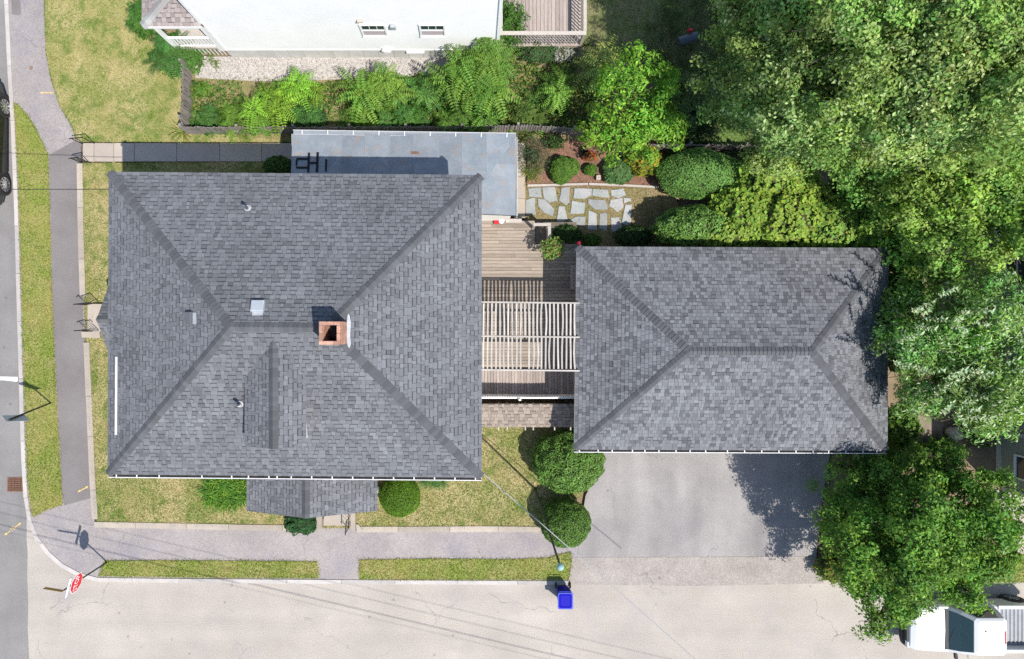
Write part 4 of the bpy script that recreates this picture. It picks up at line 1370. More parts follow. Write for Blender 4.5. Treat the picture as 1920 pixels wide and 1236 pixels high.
for x in (nX0, nX1):
    put('corner_board', MB().box((x, nY, (NTOP + 1.05) / 2), (0.12, 0.12, NTOP - 1.05)), 'trim', nh)
for px in (701, 811):
    zc = 2.9
    c = at(px, 51, zc)
    win = window_part(nh, (c.x, nY - 0.012, zc), 0.99, 1.04, (0, -1), blind=True, muntins=True)
rz0 = NTOP - 0.02
put('roof', MB().add([(nX0 - 0.2, nY - 0.16, rz0), (nX1 + 0.2, nY - 0.16, rz0), (nX1 + 0.2, nY + 9.2, rz0), (nX0 - 0.2, nY + 9.2, rz0),
                      (nX0 - 0.2, nY + 4.5, rz0 + 2.6), (nX1 + 0.2, nY + 4.5, rz0 + 2.6)],
                     [(3, 2, 1, 0), (0, 1, 5, 4), (2, 3, 4, 5), (1, 2, 5), (3, 0, 4)]), 'roofdeck', nh)
q = at(675, 32, 3.75); put('wall_vent', MB().box((q.x, nY - 0.07, 3.75), (0.2, 0.12, 0.10)), 'stone', nh)
q = at(737, 41, 3.3); put('meter_box', MB().box((q.x, nY - 0.08, 3.3), (0.19, 0.14, 0.24)), 'galv', nh)
q = at(724, 88, 1.15); put('hose_reel', MB().lathe((0, 0, 0), [(0.05, 0), (0.19, 0.02), (0.2, 0.10), (0.1, 0.14)], 14), 'white', nh,
                         matrix=Matrix.Translation((q.x, nY - 0.02, 1.12)) @ Matrix.Rotation(math.pi / 2, 4, 'X'))
q = at(779, 92, 0.95); put('conduit_box', MB().box((q.x, nY - 0.07, 0.93), (0.72, 0.10, 0.12)), 'white', nh)

# its side porch with shingled hip roof and white rail
pX0 = at(267, 40, 3.5).x
pYs = at(0, 49, 3.5).y
pe, ph = 3.5, 4.25
prf = MB()
pa, pb_, pc = Vector((pX0, pYs, pe)), Vector((nX0 + 0.02, pYs, pe)), Vector((pX0, pYs + 6.0, pe))
pr0 = Vector((nX0 + 0.0, pYs + 1.9, ph)); pr1 = Vector((nX0 + 0.0, pYs + 6.0, ph))
prf.add([pa - Vector((0, 0, 0.02)), pb_ - Vector((0, 0, 0.02)), pr0 - Vector((0, 0, 0.02)), pr1 - Vector((0, 0, 0.02)), pc - Vector((0, 0, 0.02)),
         pa - Vector((0, 0, 0.18)), pb_ - Vector((0, 0, 0.18)), pr1 - Vector((0, 0, 0.9)), pc - Vector((0, 0, 0.18))],
        [(0, 1, 2), (0, 2, 3, 4), (0, 5, 6, 1), (4, 8, 5, 0), (5, 8, 7, 6), (1, 6, 7, 3, 2), (3, 7, 8, 4)])
prof = put('porch_roof', prf, 'roofdeck', nh)
ps1 = Slope(pa, pb_, pr0 - Vector((0.001, 0, 0)), pr0, TONE_PORCH, 0.7, exposure=0.16)
ps2 = Slope(pc, pa, pr1, pr0, TONE_PORCH, 0.7, exposure=0.16)
lay_shingles([ps1, ps2], prof, nh, 250)
ridge_caps(pa, pr0, ps1.n, ps2.n, [(0.28, 0.28, 0.27), (0.33, 0.34, 0.32), (0.25, 0.24, 0.23)], prof, w=0.17, step=0.19)
put('porch_fascia', MB().box(((pa.x + pb_.x) / 2, pa.y - 0.015, pe - 0.1), (pb_.x - pa.x, 0.03, 0.16)), 'trim', nh)
put('porch_floor', MB().box(((pX0 + nX0) / 2 + 0.1, pYs + 3.1, 0.95), (nX0 - pX0 - 0.35, 5.8, 0.12)), 'rail', nh)
lat = put('porch_rail', MB().box(((pX0 + nX0) / 2 + 0.1, pYs + 0.22, 1.95), (nX0 - pX0 - 0.3, 0.08, 0.06)).box(((pX0 + nX0) / 2 + 0.1, pYs + 0.22, 1.2), (nX0 - pX0 - 0.3, 0.06, 0.06)), 'trim', nh)
x = pX0 + 0.25
while x < nX0 - 0.08:
    put('baluster', MB().box((x, pYs + 0.22, 1.57), (0.05, 0.045, 0.7)), 'trim', lat)
    x += 0.14
for i in range(14):
    put('skirt_lattice', MB().box((pX0 + 0.35 + i * 0.16, pYs + 0.24, 0.55), (0.04, 0.02, 0.72), 0), 'trim', lat)
for x in (pX0 + 0.22, nX0 - 0.2):
    put('porch_post', MB().box((x, pYs + 0.2, 2.1), (0.13, 0.13, 2.5)), 'trim', nh)

# its back deck
nd = thing('back_deck', 'grey board deck with a railing behind the white house', 'deck', at(1015, 30, 0.2))
dY = at(0, 83, 0.95).y
dX0, dX1 = nX1 + 0.08, at(1097, 60, 2.0).x
put('deck_frame', MB().box(((dX0 + dX1) / 2, dY + 1.9, 0.72), (dX1 - dX0 - 0.04, 3.76, 0.4)), 'darkwood', nd)
x = dX0
while x < dX1 - 0.03:
    w_ = min(0.15, dX1 - x)
    put('deck_board', MB().prism([(x, dY - 0.03), (x + w_ - 0.008, dY - 0.03), (x + w_ - 0.008, dY + 3.8), (x, dY + 3.8)], 0.92, 0.955 + random.uniform(-0.003, 0.003), bevel=0.004), 'deckns', nd)
    x += 0.155
put('rim_board', MB().box(((dX0 + dX1) / 2, dY - 0.05, 0.85), (dX1 - dX0, 0.04, 0.2)), 'deck', nd)
put('top_rail', MB().box(((dX0 + dX1) / 2, dY, 2.0), (dX1 - dX0 + 0.1, 0.15, 0.04)), 'rail', nd)
put('top_rail', MB().box((dX1, dY + 1.98, 2.001), (0.13, 3.8, 0.04)), 'rail', nd)
put('top_rail', MB().box((dX0 + 0.05, dY + 1.98, 1.999), (0.11, 3.8, 0.04)), 'rail', nd)
for i in range(26):
    xx = dX0 + 0.12 + i * (dX1 - dX0 - 0.2) / 25
    put('baluster', MB().box((xx, dY + 0.02, 1.47), (0.035, 0.035, 0.96)), 'rail', nd)
for i in range(26):
    put('baluster', MB().box((dX1 - 0.02, dY + 0.15 + i * 0.145, 1.47), (0.035, 0.035, 0.96)), 'rail', nd)
for xx, yy in ((dX0 + 0.06, dY + 0.01), (dX1 - 0.02, dY + 0.01), (dX1 - 0.02, dY + 3.7)):
    put('post', MB().box((xx, yy, 1.05), (0.10, 0.10, 1.86)), 'rail', nd)

# ------------------------------------------------------------------ sage green house on the right edge
gh = thing('sage_house', 'sage green clapboard house with pale trim at the right edge', 'house', at(1910, 700, 0.1))
sX, sY0, sY1 = at(1868, 700, 0.2).x, at(0, 912, 0.2).y, at(0, 430, 0.2).y
walls_box(gh, 'walls', sX, sY0, sX + 9, sY1, 0.5, 5.6, 'sage', lap=0.14)
put('foundation', MB().box((sX + 4.5, (sY0 + sY1) / 2, 0.25), (8.9, sY1 - sY0 - 0.1, 0.5)), 'foundation', gh)
for yy in (sY0, sY0 + 2.35, sY1):
    put('corner_board', MB().box((sX, yy, 3.05), (0.13, 0.15, 5.1)), 'greytrim', gh)
q = at(1905, 512, 1.0)
window_part(gh, (sX - 0.012, q.y, 1.35), 1.15, 1.2, (-1, 0), frame='greytrim')
q = at(1915, 875, 1.3)
window_part(gh, (sX - 0.012, q.y, 1.95), 1.0, 1.4, (-1, 0))
q = at(1915, 720, 1.3)
window_part(gh, (sX - 0.012, q.y, 1.9), 0.9, 1.3, (-1, 0))
put('roof', MB().add([(sX - 0.3, sY0 - 0.3, 5.6), (sX + 9.3, sY0 - 0.3, 5.6), (sX + 9.3, sY1 + 0.3, 5.6), (sX - 0.3, sY1 + 0.3, 5.6), (sX + 4.5, sY0 - 0.3, 8.0), (sX + 4.5, sY1 + 0.3, 8.0)],
                     [(3, 2, 1, 0), (0, 4, 5, 3), (1, 2, 5, 4), (0, 1, 4), (2, 3, 5)]), 'roofdeck', gh)
struct('house_path', MB().prism(at2([(1866, 962), (2200, 962), (2200, 1040), (1880, 1038)], 0.15), -0.2, 0.17), 'concrete')
struct('house_pad', MB().prism(at2([(1862, 918), (2200, 960), (2200, 960.5), (1858, 958)], 0.15), -0.2, 0.19), 'gravelbase')
struct('street_verge', MB().prism(at2([(1545, 1020), (2300, 1040), (2300, 1092), (1558, 1092)], ZV), -0.2, ZV), 'verge')
struct('patio', MB().prism(at2([(1688, 780), (1740, 770), (1800, 820), (1800, 870), (1700, 872)], 0.15), -0.2, 0.15), 'tanpatio')
for i, (px, py, r, lab) in enumerate(((1788, 812, 0.42, 'large pale boulder on the tan patio beside the silvery tree'), (1897, 944, 0.2, 'white rounded stone on the pad by the sage house'),
                                      (1909, 948, 0.17, 'cream rounded stone nearest the sage house corner'))):
    p = at(px, py, 0.2)
    rings = []
    for a in range(7):
        th = math.pi * (0.03 + 0.94 * a / 6)
        rings.append([(p.x + r * math.sin(th) * math.cos(b) * (1 + 0.12 * math.sin(3 * b + i)), p.y + r * math.sin(th) * math.sin(b) * (0.8 + 0.1 * math.cos(2 * b)),
                       0.15 + r * 0.35 - r * 0.62 * math.cos(th)) for b in [2 * math.pi * k / 12 for k in range(12)]])
    tag(put('boulder', MB().loft(rings), 'stone', smooth=True), lab, 'stone')

# ------------------------------------------------------------------ signs


def frame_matrix(origin, right, up):
    r, u = Vector(right).normalized(), Vector(up).normalized()
    n = r.cross(u)
    return Matrix(((r.x, u.x, n.x, origin[0]), (r.y, u.y, n.y, origin[1]), (r.z, u.z, n.z, origin[2]), (0, 0, 0, 1)))


def plate(pts, th=0.004, z=0.0):
    n = len(pts)
    mb = MB()
    mb.add([(x, y, z + th) for x, y in pts] + [(x, y, z) for x, y in pts],
           [tuple(range(n)), tuple(range(2 * n - 1, n - 1, -1))] + [(i, n + i, n + (i + 1) % n, (i + 1) % n) for i in range(n)])
    return mb


def octo(r):
    return [(r * math.cos(math.radians(22.5 + 45 * k)), r * math.sin(math.radians(22.5 + 45 * k))) for k in range(8)]


sb = at(201, 1054, ZW)
sp = thing('stop_sign', 'red octagonal stop sign with street name blades on a dark post at the corner', 'sign', sb)
top = sb + Vector((-0.05, -0.05, 2.95))
put('post', MB().tube([sb - Vector((0, 0, 0.1)), top], 0.030, 8), 'postgreen', sp)
rgt = Vector((0.24, 0.97, 0))
nrm = rgt.cross(Vector((0, 0, 1)))
sc = sb.lerp(top, 2.24 / 2.95) + nrm * 0.045
Ms = frame_matrix(sc, rgt, (0, 0, 1))
r_o = 0.38 / math.cos(math.radians(22.5))
panel = put('octagon_panel', plate(octo(r_o)), 'signwhite', sp, matrix=Ms)
put('red_face', plate(octo(r_o - 0.026), 0.002, 0.0045), 'stopred', panel)
put('panel_back', plate(octo(r_o - 0.004), 0.002, -0.003), 'signback', panel)
text_mesh('STOP', 0.30, Matrix.Translation((0, 0.0, 0.008)) @ Matrix.Scale(1.3, 4, (0, 1, 0)) @ Matrix.Scale(0.88, 4, (1, 0, 0)), 'signwhite', 'lettering', panel, 0.0008)


def blade(mat, border, right, z, off, w=0.82, h=0.20, marks='signprint'):
    rr = Vector(right).normalized()
    o = sb.lerp(top, z / 2.95)
    Mx = frame_matrix(Vector((o.x, o.y, sb.z + z)) + rr * off + rr.cross(Vector((0, 0, 1))) * 0.034, rr, (0, 0, 1))
    b = put('name_blade', plate([(-w / 2, -h / 2), (w / 2, -h / 2), (w / 2, h / 2), (-w / 2, h / 2)], 0.004), border, sp, matrix=Mx)
    put('blade_face', plate([(-w / 2 + 0.018, -h / 2 + 0.018), (w / 2 - 0.018, -h / 2 + 0.018), (w / 2 - 0.018, h / 2 - 0.018), (-w / 2 + 0.018, h / 2 - 0.018)], 0.002, 0.0045), mat, b)
    mk = MB()
    x = -w / 2 + 0.1
    while x < w / 2 - 0.12:                       # the name is too small to read in the photograph
        ww = random.uniform(0.025, 0.06)
        q = plate([(x, -0.034), (x + ww * 0.6, -0.034), (x + ww * 0.6, 0.034), (x, 0.034)], 0.001, 0.0068)
        mk.add(q.v, q.f)
        x += ww + random.choice((0.022, 0.022, 0.07))
    put('lettering', mk, marks, b)


blade('signwhite', 'signblue', rgt, 2.76, 0.0)
blade('signbrown', 'signbrown', (0.985, -0.16, 0), 2.97, -0.38, w=0.74, marks='darkfill')

lb0 = at(95, 755, ZV)
ls = thing('warning_sign', 'grey back of a leaning diamond warning sign on a dark post beside the road', 'sign', lb0)
ltop = Vector((at(17, 787, 2.95).x, at(17, 787, 2.95).y, 2.95))
put('post', MB().tube([lb0 - Vector((0, 0, 0.1)), ltop], 0.032, 8), 'postgreen', ls)
ldir = (ltop - lb0).normalized()
rr = Vector((0.97, -0.24, 0))
Ml = frame_matrix(lb0 + ldir * 2.42 + Vector((0, -0.05, 0)), rr, ldir)
dia = [(0.54, 0), (0, 0.54), (-0.54, 0), (0, -0.54)]
pl = put('diamond_panel', plate(dia, 0.004), 'signback', ls, matrix=Ml)
put('sign_face', plate([(x * 0.98, y * 0.98) for x, y in dia], 0.002, 0.0045), 'yellowpaint', pl)

# ------------------------------------------------------------------ flagpole with patina ball
fb0 = at(1004, 917, ZL)
fp = thing('flagpole', 'tall slender dark pole with a pale green ball on top beside the round bush', 'pole', fb0)
ft = at(1050, 1061, 9.3)
put('pole', MB().tube([fb0 - Vector((0, 0, 0.2)), fb0.lerp(ft, 0.5), ft], [0.05, 0.04, 0.028], 10), 'postgreen', fp)
put('finial', MB().lathe((ft.x, ft.y, ft.z - 0.02), [(0.02, -0.02), (0.07, 0.02), (0.105, 0.09), (0.108, 0.13), (0.08, 0.20), (0.03, 0.235)], 16), 'patina', fp, smooth=True)

# ------------------------------------------------------------------ overhead cables


def cable(label, pts, r, mat, sag=0.25):
    a, b = Vector(pts[0]), Vector(pts[1])
    q = []
    for i in range(17):
        t = i / 16
        p = a.lerp(b, t); p.z -= sag * 4 * t * (1 - t)
        q.append(p)
    return tag(put('overhead_cable', MB().tube(q, r, 5), mat), label, 'cable')


cable('pale service cable running from the main house corner across the drive', (at(899, 882, 6.0), at(1480, 1395, 8.0)), 0.016, 'cable', 0.3)
cable('thin dark cable running west from the main house eave over the road', (at(206, 355, 5.95), at(-320, 352, 7.2)), 0.013, 'darkcable', 0.1)
A0, B0 = at(0, 983, 0), at(880, 1190, 0)
dd = (B0 - A0).normalized()
for k, (off, r) in enumerate(((0, 0.016), (0.5, 0.009), (0.95, 0.008), (-0.25, 0.006))):
    nn = Vector((-dd.y, dd.x, 0)) * off
    sh = Vector((0.44 * 9, -0.44 * 9, 9))
    cable(['thick utility cable', 'middle utility cable', 'upper utility cable', 'thin utility cable'][k] + ' strung above the south street casting a shadow on the road',
          (A0 - dd * 14 + nn + sh, B0 + dd * 30 + nn + sh), r, 'darkcable', 0.05)

# ------------------------------------------------------------------ recycling cart
bn = thing('recycling_cart', 'bright blue wheeled recycling cart standing at the kerb', 'bin', at(1054, 1104, 0))
bc = at(1060.5, 1127.5, 1.0)
hw, hl = 0.30, 0.325
bwm, blm = 0.23, 0.26


def ring(w, l, z, oy=0.0, rr=0.06):
    pts = []
    for sx, sy, a0 in ((1, 1, 0), (-1, 1, 90), (-1, -1, 180), (1, -1, 270)):
        for k in range(3):
            a = math.radians(a0 + 45 * k)
            pts.append((bc.x + sx * (w - rr) + rr * math.cos(a), bc.y + oy + sy * (l - rr) + rr * math.sin(a), z))
    return pts


put('cart_body', MB().loft([ring(bwm, blm, 0.05), ring(hw - 0.02, hl - 0.02, 0.97), ring(hw - 0.05, hl - 0.05, 0.97), ring(bwm - 0.03, blm - 0.03, 0.10)]), 'bluebin', bn)
put('rim', MB().loft([ring(hw - 0.02, hl - 0.02, 0.94), ring(hw + 0.012, hl + 0.012, 0.945), ring(hw + 0.012, hl + 0.012, 0.985), ring(hw - 0.035, hl - 0.035, 0.988), ring(hw - 0.035, hl - 0.035, 0.955)], cap=False), 'bluerim', bn)
yb_ = bc.y + hl + 0.02
put('lid', MB().loft([ring(hw - 0.036, hl - 0.036, 0.96), ring(hw - 0.036, hl - 0.036, 0.992), ring(hw - 0.075, hl - 0.075, 1.005), ring(hw - 0.10, hl - 0.10, 0.985)]), 'bluelid', bn)
put('back_panel', MB().loft([[(bc.x + sx * w, yb_ + o, z) for sx, o in ((-1, -0.06), (1, -0.06), (1, 0.0), (-1, 0.0))] for w, z in ((0.20, 0.30), (0.26, 0.80), (0.25, 0.90))]), 'bluebin', bn)
put('handle', MB().tube([(bc.x - 0.24, yb_ - 0.02, 0.93), (bc.x - 0.24, yb_ + 0.05, 1.0), (bc.x + 0.24, yb_ + 0.05, 1.0), (bc.x + 0.24, yb_ - 0.02, 0.93)], 0.018, 8), 'bluerim', bn)
for sx in (-1, 1):
    put('wheel', MB().tube([(bc.x + sx * 0.27, yb_ - 0.02, 0.13), (bc.x + sx * 0.33, yb_ - 0.02, 0.13)], 0.13, 16), 'rubber', bn)

# ------------------------------------------------------------------ vehicles


def car_wheel(root, c, axis, r, w, spokes):
    """tyre, rim and spokes; axis is the outward unit vector"""
    a = Vector(axis); c = Vector(c)
    up = Vector((0, 0, 1)); fw = a.cross(up)

    def ringp(rad, off, n=24):
        return [c + a * off + (up * math.sin(2 * math.pi * k / n) + fw * math.cos(2 * math.pi * k / n)) * rad for k in range(n)]
    whl = put('wheel', MB().loft([ringp(r * 0.66, -w), ringp(r * 0.95, -w), ringp(r, -w * 0.8), ringp(r, -w * 0.2), ringp(r * 0.95, 0), ringp(r * 0.70, 0.0), ringp(r * 0.66, -0.03)]), 'rubber', root)
    put('rim', MB().loft([ringp(r * 0.70, 0.006), ringp(r * 0.655, 0.004), ringp(r * 0.64, -0.05), ringp(r * 0.68, -0.05)], cap=False), 'chrome', whl)
    put('brake_disc', MB().loft([ringp(r * 0.64, -0.09), ringp(r * 0.64, -0.07)]), 'plastic', whl)
    for k in range(spokes):
        ang = 2 * math.pi * k / spokes
        d = up * math.sin(ang) + fw * math.cos(ang); s = up * math.cos(ang) - fw * math.sin(ang)
        p0, p1 = c + d * r * 0.10, c + d * r * 0.66
        vs = []
        for p, wd, o in ((p0, 0.035, 0.0), (p1, 0.028, 0.002)):
            vs += [p + s * wd + a * o, p - s * wd + a * o, p - s * wd + a * (o - 0.035), p + s * wd + a * (o - 0.035)]
        put('spoke', MB().loft([vs[:4], vs[4:]]), 'chrome', whl)
    put('hub_cap', MB().loft([ringp(r * 0.14, -0.03, 12), ringp(r * 0.14, 0.006, 12)]), 'chrome', whl)


def body_loft(stations, ox, oy, sx=1):
    """stations (x, half width, z low, z top, crown) -> rounded car body along x"""
    rings = []
    for x, hw, zl, zt, ed in stations:
        pts = [(-hw * 0.94, zl), (-hw, zl + 0.12), (-hw, (zl + zt) / 2), (-hw * 0.985, zt - ed * 1.2), (-hw * 0.93, zt - ed * 0.35), (-hw * 0.80, zt),
               (0, zt + ed * 0.25), (hw * 0.80, zt), (hw * 0.93, zt - ed * 0.35), (hw * 0.985, zt - ed * 1.2), (hw, (zl + zt) / 2), (hw, zl + 0.12), (hw * 0.94, zl)]
        rings.append([(ox + sx * x, oy + y, z) for y, z in pts])
    return rings


# white pickup nose to the west
tk = thing('pickup_truck', 'white pickup truck with ribbed silver bed parked under the tree', 'truck', at(1870, 1190, 0))
tx, ty = at(1693, 1190, 0.6).x, at(0, 1195.5, 1.85).y
put('body', MB().loft(body_loft([(0.05, 0.72, 0.5, 0.78, 0.06), (0.10, 0.86, 0.42, 0.93, 0.08), (0.28, 0.94, 0.38, 1.02, 0.10), (0.7, 0.97, 0.36, 1.07, 0.10), (1.3, 0.98, 0.36, 1.11, 0.10),
                                 (1.6, 0.98, 0.36, 1.12, 0.08), (3.55, 0.98, 0.36, 1.12, 0.08)], tx, ty)), 'whitecar', tk, smooth=False)
put('bumper', MB().loft(body_loft([(-0.06, 0.60, 0.42, 0.62, 0.04), (0.0, 0.84, 0.40, 0.66, 0.05), (0.18, 0.98, 0.38, 0.66, 0.05)], tx, ty)), 'plastic', tk)
put('grille', MB().box((tx + 0.035, ty, 0.76), (0.06, 1.2, 0.18)), 'plastic', tk)
for s in (-1, 1):
    put('headlight', MB().box((tx + 0.10, ty + s * 0.74, 0.78), (0.14, 0.22, 0.16)), 'lampglass', tk)
cab = []
for z, x0, x1, hw in ((1.10, 1.50, 3.50, 0.92), (1.45, 1.78, 3.46, 0.85), (1.80, 2.10, 3.38, 0.74), (1.86, 2.22, 3.30, 0.66)):
    c_ = 0.10
    cab.append([(tx + x0, ty - hw + c_, z), (tx + x0 + c_, ty - hw, z), (tx + x1 - c_, ty - hw, z), (tx + x1, ty - hw + c_, z),
                (tx + x1, ty + hw - c_, z), (tx + x1 - c_, ty + hw, z), (tx + x0 + c_, ty + hw, z), (tx + x0, ty + hw - c_, z)])
put('cab', MB().loft(cab), 'whitecar', tk)


def glass_quad(root, name, pts, push, mat='carglass'):
    pts = [Vector(p) for p in pts]
    n = (pts[1] - pts[0]).cross(pts[2] - pts[0]).normalized()
    if n.dot(Vector(push)) < 0: n = -n
    a = [p + n * 0.006 for p in pts]; b = [p - n * 0.01 for p in pts]
    k = len(pts)
    mb = MB().add(a + b, [tuple(range(k)), tuple(range(2 * k - 1, k - 1, -1))] + [(i, k + i, k + (i + 1) % k, (i + 1) % k) for i in range(k)])
    return put(name, mb, mat, root)


for z0_, z1_, x0_, x1_, h0_, h1_ in ((1.135, 1.448, 1.528, 1.778, 0.80, 0.745), (1.452, 1.785, 1.782, 2.086, 0.744, 0.63)):
    glass_quad(tk, 'windshield', [(tx + x0_, ty - h0_, z0_), (tx + x0_, ty + h0_, z0_), (tx + x1_, ty + h1_, z1_), (tx + x1_, ty - h1_, z1_)], (-1, 0, 1))
for s in (-1, 1):
    for z0_, z1_, a0, b0_, a1, b1, y0_, y1_ in ((1.14, 1.448, 1.82, 3.22, 2.0, 3.16, 0.912, 0.8505), (1.452, 1.755, 2.0, 3.16, 2.28, 3.06, 0.8495, 0.754)):
        glass_quad(tk, 'side_window', [(tx + a0, ty + s * y0_, z0_), (tx + b0_, ty + s * y0_, z0_), (tx + b1, ty + s * y1_, z1_), (tx + a1, ty + s * y1_, z1_)], (0, s, 0.3))
    put('mirror', MB().loft([[(tx + 1.72, ty + s * 0.95, 1.13), (tx + 1.82, ty + s * 0.95, 1.13), (tx + 1.82, ty + s * 0.95, 1.24), (tx + 1.72, ty + s * 0.95, 1.24)],
                             [(tx + 1.74, ty + s * 1.16, 1.14), (tx + 1.83, ty + s * 1.16, 1.14), (tx + 1.83, ty + s * 1.16, 1.27), (tx + 1.74, ty + s * 1.16, 1.27)]]), 'plastic', tk)
    put('door_seam', MB().box((tx + 3.25, ty + s * 0.982, 0.76), (0.014, 0.008, 0.62)), 'plastic', tk)
    put('door_handle', MB().box((tx + 3.05, ty + s * 0.99, 0.95), (0.16, 0.03, 0.035)), 'plastic', tk)
    put('bed_side', MB().loft(body_loft([(3.58, 0.075, 0.38, 1.13, 0.03), (5.5, 0.075, 0.38, 1.13, 0.03)], tx, ty + s * 0.90)), 'whitecar', tk)
    put('wheel_arch', MB().tube([(tx + 4.7, ty + s * 0.97, 0.40), (tx + 4.7, ty + s * 1.0, 0.40)], 0.43, 20), 'plastic', tk)
    put('tail_light', MB().box((tx + 5.52, ty + s * 0.88, 0.92), (0.05, 0.12, 0.3)), 'redlamp', tk)
    for wx in (0.95, 4.7):
        car_wheel(tk, (tx + wx, ty + s * 1.012, 0.37), (0, s, 0), 0.37, 0.22, 5)
bed = put('bed_floor', MB().box((tx + 4.54, ty, 0.70), (1.92, 1.64, 0.06)), 'bedliner', tk)
for i in range(11):
    put('bed_rib', MB().box((tx + 3.72 + i * 0.165, ty, 0.745), (0.06, 1.62, 0.03)), 'bedliner', bed)
put('bed_front', MB().box((tx + 3.60, ty, 0.92), (0.05, 1.66, 0.42)), 'whitecar', tk)
put('tailgate', MB().box((tx + 5.48, ty, 0.88), (0.06, 1.66, 0.5)), 'whitecar', tk)
put('cowl', MB().box((tx + 1.46, ty, 1.128), (0.14, 1.62, 0.03)), 'plastic', tk)
put('hood_seam', MB().box((tx + 0.85, ty - 0.70, 1.078), (0.95, 0.012, 0.02)), 'plastic', tk)
put('hood_seam', MB().box((tx + 0.85, ty + 0.70, 1.078), (0.95, 0.012, 0.02)), 'plastic', tk)
put('roof_antenna', MB().tube([(tx + 2.5, ty + 0.25, 1.85), (tx + 2.5, ty + 0.25, 1.885)], 0.03, 8), 'plastic', tk)
put('roof_lamp', MB().box((tx + 3.28, ty, 1.845), (0.05, 0.5, 0.05)), 'redlamp', tk)
put('wiper', MB().tube([(tx + 1.54, ty - 0.5, 1.16), (tx + 1.66, ty + 0.1, 1.31)], 0.012, 5), 'plastic', tk)

# black SUV on the west road, only its near side in frame
sv = thing('black_suv', 'black car with alloy wheels parked along the west road at the left edge', 'car', at(-30, 270, 0))
sx_ = at(9, 345, 0.4).x
y_r, y_f = at(0, 346, 0.4).y, at(0, 200, 0.4).y
cy_ = sx_ - 0.96
rings = []
for q, hw, zl, zt, ed in ((-0.95, 0.70, 0.5, 0.85, 0.08), (-0.85, 0.88, 0.38, 1.02, 0.1), (-0.4, 0.95, 0.30, 1.08, 0.1), (0.6, 0.97, 0.28, 1.10, 0.1), (1.7, 0.97, 0.28, 1.10, 0.1), (2.9, 0.97, 0.28, 1.10, 0.1),
                          (3.8, 0.95, 0.30, 1.04, 0.1), (4.15, 0.86, 0.36, 0.96, 0.1), (4.28, 0.70, 0.45, 0.8, 0.08)):
    pts = [(-hw * 0.94, zl), (-hw, zl + 0.12), (-hw, (zl + zt) / 2), (-hw * 0.985, zt - ed * 1.2), (-hw * 0.93, zt - ed * 0.35), (-hw * 0.80, zt),
           (0, zt + 0.02), (hw * 0.80, zt), (hw * 0.93, zt - ed * 0.35), (hw * 0.985, zt - ed * 1.2), (hw, (zl + zt) / 2), (hw, zl + 0.12), (hw * 0.94, zl)]
    rings.append([(cy_ + x, y_r + q, z) for x, z in pts])
put('body', MB().loft(rings), 'black', sv)
ghs = []
for z, y0, y1, hw in ((1.06, -0.8, 3.0, 0.92), (1.4, -0.62, 2.45, 0.84), (1.68, -0.35, 1.85, 0.72), (1.73, -0.2, 1.6, 0.62)):
    ghs.append([(cy_ - hw, y_r + y0, z), (cy_ + hw, y_r + y0, z), (cy_ + hw, y_r + y1, z), (cy_ - hw, y_r + y1, z)])
put('cabin', MB().loft(ghs), 'black', sv)
for s in (-1, 1):
    for y0, y1, y2, y3 in ((-0.35, 0.95, 0.95, -0.15), (1.05, 2.45, 1.95, 1.05)):
        glass_quad(sv, 'side_window', [(cy_ + s * 0.918, y_r + y0, 1.10), (cy_ + s * 0.918, y_r + y1, 1.10), (cy_ + s * 0.76, y_r + y2 - 0.2, 1.60), (cy_ + s * 0.76, y_r + y3 + 0.1, 1.60)], (s, 0, 0.3))
    for yy in (y_r, y_f):
        put('wheel_arch', MB().tube([(cy_ + s * 0.93, yy, 0.44), (cy_ + s * 0.975, yy, 0.44)], 0.48, 24), 'plastic', sv)
        car_wheel(sv, (cy_ + s * 0.985, yy, 0.42), (s, 0, 0), 0.42, 0.24, 10)
    put('side_skirt', MB().box((cy_ + s * 0.955, (y_r + y_f) / 2, 0.34), (0.06, y_f - y_r - 1.0, 0.12)), 'plastic', sv)
    put('door_handle', MB().box((cy_ + s * 0.98, y_r + 1.1, 0.86), (0.03, 0.18, 0.04)), 'chrome', sv)
    put('headlight', MB().box((cy_ + s * 0.72, y_r + 4.16, 0.78), (0.26, 0.16, 0.14)), 'lampglass', sv)
    put('tail_light', MB().box((cy_ + s * 0.74, y_r - 0.87, 0.86), (0.24, 0.1, 0.14)), 'redlamp', sv)

# ------------------------------------------------------------------ letter box lying in the shaded grass
mb_ = thing('mailbox', 'dark blue-grey rounded mailbox with a red flag in the shaded tall grass', 'mailbox', at(1290, 71, 0.17))
c = at(1291, 71, 0.9)
ang = math.radians(18)
axd = Vector((math.cos(ang), math.sin(ang), 0)); sd = Vector((-axd.y, axd.x, 0))
rings = []
for t in (-0.42, -0.41, 0.41, 0.42):
    rr_ = 0.17 if abs(t) > 0.415 else 0.19
    rings.append([c + axd * t + sd * (rr_ * math.cos(math.pi * k / 8)) + Vector((0, 0, -0.12 + rr_ * 1.05 * math.sin(math.pi * k / 8))) for k in range(9)])
box_o = put('box_shell', MB().loft(rings), 'slate', mb_)
put('door_lip', MB().loft([[c + axd * t + sd * (0.2 * math.cos(math.pi * k / 8)) + Vector((0, 0, -0.12 + 0.205 * math.sin(math.pi * k / 8))) for k in range(9)] for t in (-0.40, -0.36)]), 'slate', mb_)
put('seam', MB().box((c.x, c.y, c.z + 0.082), (0.8, 0.02, 0.012), ang), 'darkmetal', mb_)
fg = c + axd * 0.14 + sd * 0.27
put('flag', MB().box((fg.x, fg.y, c.z + 0.02), (0.17, 0.10, 0.16), ang), 'red', mb_)
put('post', MB().box((c.x, c.y, 0.47), (0.1, 0.1, 0.62)), 'darkwood', mb_)

